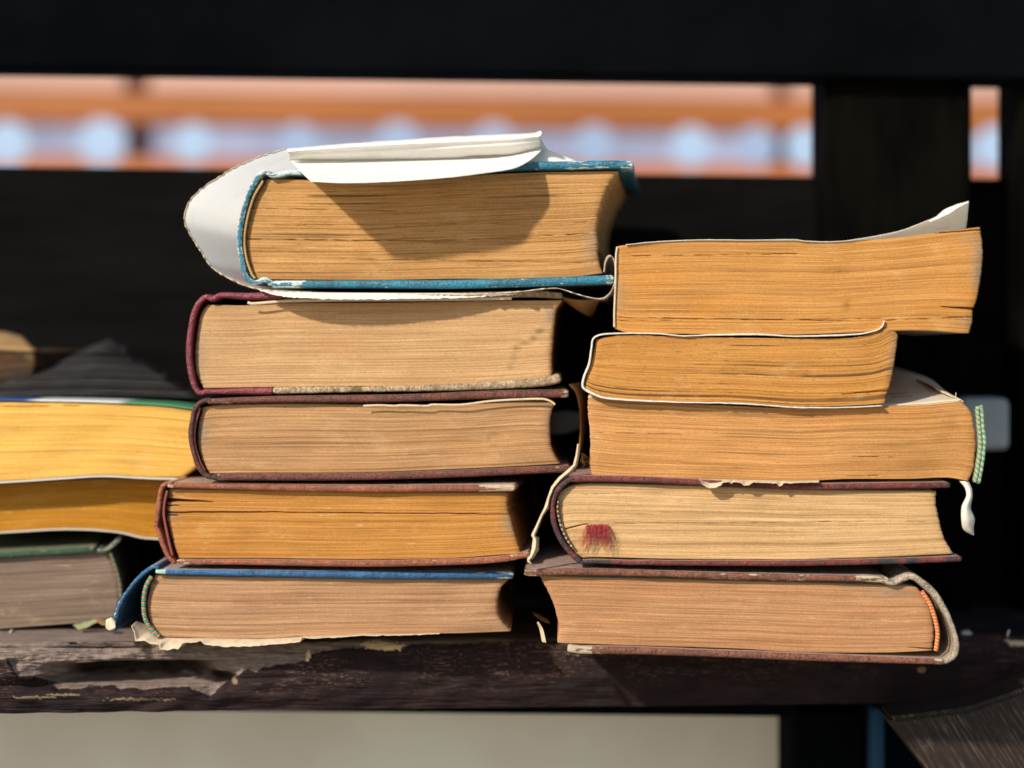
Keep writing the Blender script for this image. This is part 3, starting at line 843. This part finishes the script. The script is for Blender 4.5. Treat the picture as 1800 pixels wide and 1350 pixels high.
ribbon('spine', bk, fr, [(282, 998), (272, 995), (246, 1014), (223, 1043), (209, 1069), (202, 1095), (204, 1107)], [7, 7, 6.5, 6, 6, 6, 8], M['blue'], wear=[(195, 290, .42), (200, 212, .55)], seed=42, wob=.7, depth=.10)
tube('headband', bk, fr, [(268, 1012), (258, 1031), (254, 1057), (256, 1084), (266, 1104), (281, 1118)], 4.2, stripe_mat('orange_teal_thread', (.50, .20, .07), (.03, .27, .24), .0021), bead=.00105)
ch = [(231, 1100), (236, 1112), (238, 1128), (252, 1126), (266, 1132), (280, 1133), (281, 1141), (292, 1143), (305, 1140), (313, 1142), (321, 1130), (345, 1129), (352, 1125), (360, 1133), (400, 1137), (440, 1136), (498, 1131), (527, 1128), (531, 1119), (541, 1122), (560, 1122), (640, 1117), (700, 1117), (774, 1114)]
tp = [(240, 1092), (272, 1112), (285, 1120), (372, 1121), (469, 1121), (527, 1118), (640, 1114), (697, 1113), (774, 1112)]
tpd = [(x_, y_ , YL + .003) for x_, y_ in tp]
chd = [(x_, y_, YL - .005) for x_, y_ in ch]
loft('torn_lower_cover', bk, [[(240, 1092, YL+.02), (400, 1113, YL+.02), (774, 1108, YL+.02)], tpd, chd], M['cream'], nu=300, nv=10, lastjit=1.2, seed=2, th=.00022, lin=True)

# ------------------------------------------------------------------ right stack
YR = -.008
fr = Frame(YR, 1400, 3.6, .14)
bk = book('coverless_book', fr, 1400, 588, 'bare amber page block with a curling white corner, top of the right pile')
page_block(bk, fr, [(1083, 434), (1090, 432), (1150, 426), (1232, 423), (1397, 424), (1448, 426), (1489, 424), (1578, 418), (1667, 406), (1723, 399)],
           [(1723, 399), (1727, 429), (1727, 462), (1722, 500), (1716, 529), (1710, 547), (1709, 569), (1703, 586)],
           [(1080, 577), (1101, 584), (1228, 587), (1397, 588), (1489, 585), (1578, 581), (1633, 581), (1703, 586)],
           [(1083, 434), (1082, 473), (1081, 518), (1079, 551), (1080, 577)], M['pF'], seed=6, nu=170,
           cracks=[(1655, 1713, 539, 543, (.5, 3.2), .004), (1500, 1725, 419, 404.5, (.6, 1.6), .002), (1560, 1709, 563, 557, 1.3, .0016), (1088, 1500, 558, 564, 1.3, .0016), (1110, 1400, 450, 446, 1.2, .0014), (1083, 1560, 564, 560, 1.0, .001)],
           stains=[(1488, 537, 9, 13, .7), (1470, 475, 30, 10, .3)], dirt=[(1722, 470, 14, 60, .75), (1705, 570, 22, 18, .5), (1411, 556, 3, 2, 1.), (1090, 520, 10, 30, .4), (1700, 420, 20, 10, .3)], rough=.7)
tube('spine_glue', bk, fr, [(1085, 434), (1083, 450), (1082, 500), (1080, 550), (1080, 575)], 1.9, M['cream'], off=-.0003)
def fol(row, d): return [(x_, y_, fr.yf(x_) + d + e_) for x_, y_, e_ in row]
loft('top_leaf', bk, [fol([(1100, 430, 0), (1150, 425, 0), (1232, 421.5, 0), (1320, 422, 0), (1397, 421, 0), (1410, 423, 0), (1448, 425, 0), (1489, 423, 0), (1578, 407, 0), (1622, 391, 0), (1646, 381, 0), (1678, 362, 0), (1703, 354, 0)], -.0012),
                      fol([(1110, 433, 0), (1330, 427, 0), (1480, 428, 0), (1578, 411, 0), (1650, 394, 0), (1701, 378, 0)], .016),
                      fol([(1120, 440, 0), (1330, 434, 0), (1480, 434, 0), (1578, 427, 0), (1640, 418, 0), (1698, 402, -.01)], .05)], M['corner'], nu=120, nv=14, seed=2, th=.00025, jit=.3)
loft('turned_corner', bk, [fol([(1632, 389, 0), (1648, 380, 0), (1660, 369, 0), (1679, 361, 0), (1703, 354, 0)], -.0016),
                           fol([(1636, 390, 0), (1655, 382, 0), (1668, 377, 0), (1684, 366, 0), (1703, 356, 0)], -.003)], M['white'], nu=30, nv=5, seed=3, th=.0005, jit=.8)

# G
fr = Frame(YR, 1300, 2.6, .125)
bk = book('paperback_book', fr, 1300, 716, 'amber paged paperback with white cover and upturned corner, second in the right pile')
page_block(bk, fr, [(1048, 597), (1089, 589.5), (1178, 591), (1267, 593), (1398, 595), (1489, 594), (1530, 588), (1553, 574), (1562, 571)],
           [(1562, 571), (1573, 580), (1578, 590), (1577, 604), (1573, 633), (1567, 669), (1560, 691), (1556, 709)],
           [(1026, 682), (1044, 692), (1089, 701), (1200, 706), (1289, 707), (1398, 714), (1489, 713), (1556, 709)],
           [(1048, 597), (1042, 627), (1033, 656), (1026, 682)], M['pG'], seed=7, nu=140,
           cracks=[(1480, 1562, 693, 687, (.6, 2.2), .002), (1050, 1130, 678, 686, 1.2, .0012)], dirt=[(1570, 640, 10, 60, .4)], rough=.6)
ribbon('paper_cover', bk, fr, [(1554, 564), (1551, 573), (1542, 580), (1511, 587), (1400, 591), (1333, 588), (1244, 589), (1200, 590.5), (1156, 586.5), (1067, 587), (1044, 594), (1040, 611), (1036, 638), (1024, 678), (1040, 691),
        (1067, 700), (1178, 706.5), (1278, 708.5), (1333, 711), (1398, 716), (1489, 716), (1551, 713)], [1.5, 3.0, 2.8, 2.4, 3.2, 2.8, 2.2, 2.4, 2.4, 2.6, 3.8, 4.2, 3.4, 2.8, 2.4, 2.2, 2.6, 2.2, 2.6, 2, 1.8, 1.8], M['white'], prot=.0012, seed=51, wob=.35, n=300, ragged=.0004)

# H
fr = Frame(YR + .002, 1370, 3.0, .145)
bk = book('coverless_book', fr, 1370, 845, 'coverless brown paged book with loose green striped headband, third from top of the right pile')
page_block(bk, fr, [(1033, 698), (1089, 704), (1200, 710), (1289, 714), (1398, 718), (1544, 714), (1622, 712), (1691, 705)],
           [(1691, 705), (1707, 724), (1713, 749), (1716, 782), (1711, 827), (1702, 846)],
           [(1040, 834), (1100, 838), (1222, 841), (1398, 846), (1489, 842), (1600, 842), (1667, 840), (1702, 846)],
           [(1033, 698), (1034, 729), (1037, 760), (1038, 782), (1036, 816), (1040, 834)], M['pH'], seed=8, nu=150,
           stains=[(1600, 785, 130, 60, .32), (1670, 745, 28, 16, .45), (1655, 770, 22, 14, .35), (1620, 820, 50, 12, .45), (1555, 828, 60, 8, .35)], dirt=[(1690, 712, 20, 8, .4), (1040, 760, 8, 60, .25)],
           cracks=[(1500, 1572, 802, 804, 1.2, .0014), (1037, 1230, 760, 764, 1.1, .001), (1490, 1545, 837, 836, 1.3, .002)], rough=1.1)
loft('top_leaf', bk, [[(1480, 713, YR+.002), (1544, 712.5, YR+.003), (1622, 710, YR+.004), (1660, 706, YR+.005), (1691, 703, YR+.006)],
                      [(1470, 700, .03), (1530, 694, .03), (1600, 684, .03), (1640, 683, .03), (1665, 690, .03)],
                      [(1460, 688, .07), (1520, 676, .07), (1570, 662, .07), (1605, 658, .07), (1634, 667, .07)],
                      [(1450, 680, .12), (1500, 668, .12), (1540, 655, .12), (1560, 648, .12), (1580, 650, .12)]], M['leaf_pale'], nu=50, nv=30, seed=4)
lf = loft('curled_leaf', bk, [[(1650, 690, .018), (1672, 697, .006), (1684, 702, .000), (1694, 706, -.004)],
                         [(1640, 679, .020), (1660, 690, .012), (1672, 694, .008), (1690, 703, .002)],
                         [(1610, 667, .05), (1632, 670, .045), (1645, 678, .04), (1662, 690, .035)]], M['leaf'], nu=24, nv=10, jit=.8)
tube('loose_thread', bk, fr, [(1681, 702), (1680, 694), (1681, 690)], .7, M['cream'], off=.0)
ink = plain_mat('faded_ink', (.12, .10, .09), .9, .1)
V = []; F = []
rnd = random.Random(5)
for r_ in range(2):
    for k in range(12):
        x0 = 1566 + k * 3.0 - r_ * 4 + rnd.random(); y0 = 699.5 - r_ * 5.5 - k * .15
        Y0 = .006 + r_ * .014
        q = [P(x0, y0 - .6, Y0), P(x0 + 1.1, y0 - .6, Y0), P(x0 + 1.6, y0 - 2.6 - rnd.random(), Y0 + .002), P(x0 + .5, y0 - 2.6 - rnd.random(), Y0 + .002)]
        b0 = len(V); V += q; F.append((b0, b0+1, b0+2, b0+3))
mkmesh('print', V, F, ink, bk, smooth=False)
hb = ribbon('headband', bk, fr, [(1715.5, 714), (1717.5, 740), (1720.5, 780), (1717, 815), (1711, 847)], 6.6, stripe_mat('green_yellow_band', (.09, .27, .22), (.42, .38, .17), .0019), prot=.004, depth=.0035, seed=61, wob=.7, ragged=.0003)
ribbon('stripe', hb, fr, [(1722.5, 712), (1724.5, 740), (1727.5, 780), (1723.5, 815), (1717.5, 849)], 6.6, stripe_mat('yellow_green_band', (.46, .42, .20), (.08, .30, .24), .0021), prot=.0037, depth=.0035, seed=66, wob=.7, ragged=.0003)
loft('torn_spine_paper', bk, [[(1686, 845, -.008), (1696, 857, -.009), (1699, 871, -.010), (1691, 890, -.012), (1690, 913, -.012), (1694, 931, -.010), (1711, 941, -.008)],
                              [(1695, 846, -.009), (1703, 858, -.010), (1705, 872, -.011), (1699, 891, -.013), (1701, 913, -.013), (1704, 930, -.011), (1711, 940.5, -.009)],
                              [(1703, 847, -.008), (1708, 859, -.009), (1709, 873, -.010), (1706, 893, -.011), (1713, 912, -.011), (1711, 928, -.010), (1712, 940, -.008)]], M['white'], nu=50, nv=9, seed=3)
chp = [(1231, 843), (1234, 850), (1240, 855), (1247, 858), (1258, 857), (1267, 853), (1270, 848), (1283, 847), (1285, 850), (1288, 847), (1303, 848), (1308, 853), (1316, 853), (1324, 848), (1345, 848), (1366, 850), (1370, 855), (1374, 854), (1377, 849), (1400, 849), (1440, 847)]
loft('torn_endpaper', bk, [[(1228, 841, YR+.001), (1300, 843, YR+.001), (1398, 845, YR+.001), (1440, 844, YR+.001)],
                           [(x_, y_, YR - .006) for x_, y_ in chp]], M['cream'], nu=160, nv=6, seed=3, th=.0002, lin=True, lastjit=1.0)

# I: red leather with tassel
fr = Frame(YR, 1330, 1.5, .145)
bk = book('hardback_book', fr, 1330, 992, 'dark red leather hardback with frayed red ribbon marker, fourth down in the right pile')
page_block(bk, fr, [(998, 856), (1020, 852), (1048, 851), (1107, 852), (1300, 857), (1400, 861), (1646, 864)],
           [(1646, 864), (1645, 885), (1651, 913), (1659, 944), (1675, 973)],
           [(1024, 981), (1040, 979), (1167, 982), (1300, 983), (1400, 983), (1541, 979), (1675, 973)],
           [(998, 856), (983, 867), (979, 889), (984, 919), (995, 948), (1013, 972), (1024, 981)], M['pI'], seed=9, nu=150,
           cracks=[(990, 1032, 931, 921, (1.5, .8), .0025), (1030, 1650, 921, 916, .9, .0010), (1018, 1110, 870, 866, 1.0, .001)],
           stains=[(1247, 920, 14, 3, .6), (1170, 900, 10, 2.5, .5), (1125, 903, 16, 2, .5), (1195, 880, 6, 2, .5), (1072, 921, 14, 2, .6), (1340, 888, 20, 4, .3), (1455, 884, 10, 2, .4)])
ribbon('cover_board', bk, fr, [(1003, 842), (1040, 841), (1111, 842), (1222, 847), (1300, 851), (1400, 855), (1569, 853), (1668, 852)], 10.5, M['red'], dark=[(1650, 1675, .9)], seed=71)
ribbon('spine', bk, fr, [(1010, 842), (1002, 842), (991, 850), (977, 865), (971, 889), (974, 919), (986, 948), (1004, 972), (1021, 987)], 9.5, M['red'], dark=[(974, 1002, .7), (1010, 1030, .8)], seed=72, wob=.7)
ribbon('cover_board', bk, fr, [(1020, 988), (1036, 986), (1107, 988), (1300, 989), (1400, 989), (1541, 986), (1611, 984), (1688, 981)], [7, 9, 9.5, 10, 10, 10, 10, 10], M['red'], dark=[(1018, 1075, .8), (1540, 1608, 1.), (1660, 1680, .8)], seed=73, wob=.4)
tube('headband', bk, fr, [(981, 880), (980, 895), (985, 920), (994, 943), (1006, 962)], 1.9, stripe_mat('yellow_purple_thread', (.45, .40, .15), (.10, .04, .09), .0018), bead=.0009)
rnd = random.Random(3)
V = []; F = []
for k in range(150):
    x0 = 1031 + 38 * rnd.random(); fx = (x0 - 1050) / 19
    x1 = 1047 + fx * 30 + rnd.gauss(0, 5); L = (22 + 32 * rnd.random()) * (.62 + .50 * abs(fx))
    off = -.0012 - .0022 * rnd.random()
    pts = [(x0, 921 + rnd.random()), (x0 + (x1-x0)*.3 + rnd.gauss(0, 2.5), 921 + L*.33), (x0 + (x1-x0)*.7 + rnd.gauss(0, 3), 921 + L*.68), (x1 + rnd.gauss(0, 2), 921 + L)]
    C = catmull(pts, 9)
    r0 = .28 + .2 * rnd.random()
    b0 = len(V)
    for i, q in enumerate(C):
        rr = r0 * (1 - .5 * i / 8) * S
        c = fr.at(q.x, q.y, off * min(1, .3 + i / 4) - .0004)
        for a in (0, 2.1, 4.2): V.append(c + Vector((math.cos(a) * rr, math.sin(a) * rr, 0)))
    for i in range(8):
        for a in range(3): F.append((b0+i*3+a, b0+i*3+(a+1) % 3, b0+(i+1)*3+(a+1) % 3, b0+(i+1)*3+a))
mkmesh('ribbon_marker', V, F, plain_mat('crimson_thread', (.46, .05, .065), .7, .4, 900), bk)

# J: worn brown, spine right
fr = Frame(YR, 1320, 1.5, .15)
bk = book('hardback_book', fr, 1320, 1165, 'worn brown hardback with split spine and orange headband facing right, bottom of the right pile')
page_block(bk, fr, [(949, 1013), (1078, 1017), (1300, 1022), (1400, 1024), (1541, 1030), (1590, 1030), (1612, 1033)],
           [(1612, 1033), (1629, 1055), (1638, 1082), (1642, 1112), (1639, 1143)],
           [(980, 1130), (1107, 1134), (1300, 1140), (1400, 1146), (1560, 1147), (1639, 1143)],
           [(949, 1013), (962, 1037), (973, 1061), (979, 1084), (983, 1102), (980, 1130)], M['pJ'], seed=10, nu=150,
           dirt=[(1570, 1040, 40, 6, .5)], stains=[(1590, 1042, 40, 10, .35)], cracks=[(1600, 1640, 1138, 1141, (.6, 2), .002)])
ribbon('cover_board', bk, fr, [(922, 1004), (935, 1006), (989, 1004), (1107, 1006), (1300, 1012), (1400, 1014), (1541, 1017), (1560, 1020)], [12, 13, 11, 11.5, 12, 12, 11, 12], M['brown_c'], wear=[(920, 945, .6), (1240, 1560, .30), (1500, 1560, .75)], seed=81, wob=.5)
ribbon('spine', bk, fr, [(1553, 1021), (1569, 1023), (1585, 1017), (1597, 1012), (1611, 1017), (1639, 1041), (1660, 1073), (1674, 1107), (1680, 1132), (1674, 1151), (1657, 1162)], [8, 11, 11, 13, 11, 9, 8, 8, 9, 10, 11], M['worn'], seed=82, wob=1.3, n=130)
ribbon('cover_board', bk, fr, [(1658, 1161), (1640, 1161), (1484, 1156), (1400, 1153), (1300, 1149), (1107, 1142), (1019, 1141), (998, 1138)], [10, 12, 13, 13, 13, 12, 14, 13], M['brown_c'], wear=[(995, 1042, .95), (1042, 1062, .5), (1640, 1665, .6)], seed=83)
tube('headband', bk, fr, [(1619, 1038), (1633, 1060), (1642, 1085), (1647, 1112), (1644, 1143)], 4.0, stripe_mat('orange_thread', (.62, .09, .02), (.66, .36, .16), .0013), bead=.00065)

# ------------------------------------------------------------------ books behind at left
fr = Frame(.045, 150, 0, .10)
bk = book('paperback_book', fr, 150, 845, 'bright yellow paged paperback with blue and green cover, left of the two piles')
page_block(bk, fr, [(-120, 705), (0, 707), (133, 709), (222, 712), (289, 716), (350, 724)],
           [(350, 724), (356, 770), (350, 815), (325, 838)],
           [(-120, 850), (0, 845), (111, 838), (178, 834), (267, 838), (325, 838)],
           [(-120, 705), (-122, 780), (-120, 850)], M['pK'], seed=21, rough=.4, cracks=[(-100, 140, 715, 714, 1.5, .002)])
b = NB('printed_cover')
tc = b.n('ShaderNodeTexCoord').outputs['Object']
sp = b.n('ShaderNodeSeparateXYZ'); b.l(tc, sp.inputs[0])
n = b.noise(tc, 60, 3)
xx = b.math('ADD', sp.outputs[0], b.math('MULTIPLY', n, .012))
c = b.mix(b.step(xx, -.020, -.012), (.02, .06, .20), (.62, .62, .60))
c = b.mix(b.step(xx, .018, .024), c, (.07, .25, .12))
m_print = b.done(c, .4, .5)
ribbon('paper_cover', bk, fr, [(-120, 701), (0, 703), (133, 705), (222, 708), (289, 712), (345, 719)], 3.4, m_print, prot=.001, seed=91)
ribbon('paper_cover', bk, fr, [(-120, 853), (0, 848), (111, 841), (178, 837), (267, 841), (325, 842)], 3.0, M['white'], prot=.001, seed=92)

fr = Frame(.058, 120, 0, .10)
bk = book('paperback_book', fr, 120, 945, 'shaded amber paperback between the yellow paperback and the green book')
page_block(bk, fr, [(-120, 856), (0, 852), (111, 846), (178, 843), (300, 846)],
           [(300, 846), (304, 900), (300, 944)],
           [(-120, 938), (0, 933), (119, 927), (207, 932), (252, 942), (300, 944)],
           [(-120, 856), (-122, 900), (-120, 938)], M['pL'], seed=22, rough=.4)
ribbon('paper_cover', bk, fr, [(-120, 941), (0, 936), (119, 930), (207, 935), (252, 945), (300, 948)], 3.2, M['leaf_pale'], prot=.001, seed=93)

fr = Frame(.052, 60, -6, .105)
bk = book('hardback_book', fr, 60, 1106, 'dusty green cloth hardback with pages darkened for shade, lowest at the left edge')
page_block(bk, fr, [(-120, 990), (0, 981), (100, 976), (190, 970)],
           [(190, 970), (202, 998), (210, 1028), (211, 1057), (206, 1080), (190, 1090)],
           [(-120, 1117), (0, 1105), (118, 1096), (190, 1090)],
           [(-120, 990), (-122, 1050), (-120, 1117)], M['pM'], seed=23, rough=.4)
ribbon('cover_board', bk, fr, [(-120, 984), (0, 975), (90, 970), (168, 965)], 10, M['green'], wear=[(158, 172, .8)], seed=94)
ribbon('spine', bk, fr, [(172, 966), (182, 969), (196, 960), (210, 948)], [8, 6, 8, 7], M['green'], wear=[(170, 230, .6)], seed=95, wob=.8)
tube('headband', bk, fr, [(193, 968), (203, 995), (211, 1025), (213, 1052)], 3.4, stripe_mat('green_ochre_thread', (.06, .13, .10), (.24, .16, .06), .002), off=-.001)

# dark fanned pile of sheets behind the yellow book
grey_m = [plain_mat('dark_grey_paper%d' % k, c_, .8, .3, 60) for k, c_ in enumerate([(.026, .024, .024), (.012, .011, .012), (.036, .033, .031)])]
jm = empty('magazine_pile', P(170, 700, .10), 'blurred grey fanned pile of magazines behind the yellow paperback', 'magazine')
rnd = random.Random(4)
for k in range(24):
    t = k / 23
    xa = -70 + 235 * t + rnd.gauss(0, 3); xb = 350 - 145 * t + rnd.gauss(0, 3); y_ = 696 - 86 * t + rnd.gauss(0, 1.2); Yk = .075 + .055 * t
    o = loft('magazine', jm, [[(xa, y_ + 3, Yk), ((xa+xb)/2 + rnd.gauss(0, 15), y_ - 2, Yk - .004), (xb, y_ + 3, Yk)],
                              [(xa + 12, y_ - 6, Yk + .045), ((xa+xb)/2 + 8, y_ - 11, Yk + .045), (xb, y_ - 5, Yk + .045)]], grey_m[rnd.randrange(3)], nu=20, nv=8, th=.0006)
fr = Frame(.10, 0, 12, .05)
bk = book('hardback_book', fr, 0, 672, 'blurred small tan book at the left edge behind the magazines')
page_block(bk, fr, [(-80, 612), (0, 616), (60, 618)], [(60, 618), (61, 630), (60, 645), (56, 660)], [(-80, 678), (0, 672), (56, 660)], [(-80, 612), (-80, 640), (-80, 678)],
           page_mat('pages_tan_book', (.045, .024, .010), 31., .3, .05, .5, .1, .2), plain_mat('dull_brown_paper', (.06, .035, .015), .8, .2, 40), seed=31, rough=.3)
loft('paper_cover', bk, [[(-80, 612, .10), (0, 614, .10), (64, 617, .10)], [(-80, 585, .13), (0, 583, .13), (40, 592, .13)]], plain_mat('brown_card', (.30, .18, .07), .8, .2, 40), nu=12, nv=6, th=.001)

# ------------------------------------------------------------------ loose paper between the piles
def strip_rows(pts, Y0):
    a = []; b_ = []; c_ = []
    for k, (x_, y_, w_, dy_) in enumerate(pts):
        a.append((x_ - w_ / 2, y_ - dy_, Y0 - .0015 * k / 3)); b_.append((x_, y_, Y0 - .003 - .0015 * k / 3)); c_.append((x_ + w_ / 2, y_ + dy_, Y0 + .001 - .0015 * k / 3))
    return [a, b_, c_]
o = loft('paper_strip', None, strip_rows([(1017, 780, 4, 0), (1015, 800, 6, 0), (1011, 818, 7, 1), (1000, 830, 7, 3), (984, 843, 6, 3), (972, 858, 6, 2), (965, 876, 5, 1), (961, 893, 8, 1), (953, 905, 4, 1), (945, 924, 5, 1), (937, 942, 6, 1), (942, 946, 10, -1), (941, 965, 12, 1), (935, 978, 6, 2), (929, 984, 4, 3), (934, 991, 13, 4)], -.004), M['cream'], nu=150, nv=5, jit=1.0, seed=9, th=.00015, lin=True, smooth=False)
tag(o, 'narrow torn cream paper strip dangling in the gap between the two piles', 'paper strip')
o = loft('curled_page', None, [[(1000, 676, .03), (1012, 690, .03), (1019, 720, .03), (1020, 760, .03), (1017, 800, .03)],
                               [(1020, 672, .05), (1030, 690, .05), (1033, 720, .05), (1030, 760, .05), (1021, 800, .05)]], M['scrap'], nu=24, nv=8, th=.0003)
tag(o, 'curled brown page standing in the gap between the piles behind the strip', 'page')
o = loft('grey_card', None, [[(960, 725, .10), (990, 722, .10), (1030, 726, .10)], [(960, 762, .10), (990, 764, .10), (1026, 750, .10)]], plain_mat('grey_backdrop_b', (.6, .6, .56), .7, .1, 30), nu=10, nv=6, th=.002)  # added panel standing in for the lit background behind the shelf
tag(o, 'grey card added for the lit background right of the dark brown leather book', 'backdrop')

def scrap(pts, Y, mat, label, seed=0, name='paper_scrap'):
    rows = [[(x_, y_, Y) for x_, y_ in pts[0]], [(x_, y_, Y - .003) for x_, y_ in pts[1]]]
    o = loft(name, None, rows, mat, nu=26, nv=6, jit=1.0, seed=seed, th=.0003)
    return tag(o, label, 'paper scrap')
scrap([[(128, 1098), (150, 1094), (168, 1088)], [(138, 1107), (152, 1103), (176, 1090)]], .050, paper_mat('green_scrap', (.24, .27, .14), .1), 'small greenish folded scrap under the right end of the green book', 1)
scrap([[(168, 1088), (178, 1089), (192, 1094)], [(170, 1093), (180, 1098), (194, 1101)]], .046, M['scrap'], 'tiny brown scrap beside the foot of the hanging blue spine', 2)
scrap([[(186, 1090), (196, 1086), (202, 1090)], [(186, 1104), (194, 1108), (203, 1103)]], .014, M['cream'], 'pale crumbled chip at the foot of the hanging blue spine', 3)
scrap([[(944, 1094), (948, 1104), (953, 1128)], [(946, 1093), (954, 1106), (960, 1130)]], .012, M['cream'], 'thin pale sliver standing on the shelf between the two bottom books', 4)
scrap([[(936, 1075), (950, 1082), (962, 1088)], [(940, 1080), (952, 1090), (966, 1095)]], .045, M['scrap'], 'small curled brown scrap lying deep between the two bottom books', 5)
scrap([[(1612, 1174), (1620, 1172), (1628, 1175)], [(1613, 1179), (1620, 1182), (1627, 1180)]], .05, M['scrap'], 'tiny tan flake stuck on the shelf edge below the worn brown book', 6)
scrap([[(1772, 1119), (1774, 1112), (1776, 1109)], [(1770, 1118), (1772, 1110), (1773, 1107)]], .056, M['white'], 'tiny white fibre standing on the shelf edge at far right', 7)
scrap([[(1690, 1110), (1700, 1108), (1708, 1112)], [(1690, 1114), (1700, 1116), (1708, 1116)]], .075, M['white'], 'small white flake on the shelf just right of the split spine', 8)
scrap([[(0, 1110), (12, 1112), (22, 1105)], [(2, 1118), (12, 1118), (20, 1112)]], .050, paper_mat('grey_scrap', (.33, .36, .30), .1), 'grey-green scrap on the shelf at the left edge', 9)
# fluff by the third right book
rnd = random.Random(9); V = []; F = []
for k in range(22):
    a0 = rnd.random() * 6.28; r0 = 2 + 5 * rnd.random(); cx = 1028 + rnd.gauss(0, 2); cy = 808 + rnd.gauss(0, 5)
    C = [(cx + r0*math.cos(a0 + t*.5), cy + r0*1.3*math.sin(a0 + t*.5)) for t in range(7)]
    b0 = len(V)
    for i, q in enumerate(C):
        c = P(q[0], q[1], .0 + .002 * math.sin(i + k))
        for a in (0, 2.1, 4.2): V.append(c + Vector((math.cos(a)*.00009, math.sin(a)*.00009, math.sin(a+1)*.00009)))
    for i in range(6):
        for a in range(3): F.append((b0+i*3+a, b0+i*3+(a+1) % 3, b0+(i+1)*3+(a+1) % 3, b0+(i+1)*3+a))
tag(mkmesh('dust_fluff', V, F, M['scrap']), 'small tuft of brown fluff at the left foot of the striped coverless book', 'fluff')
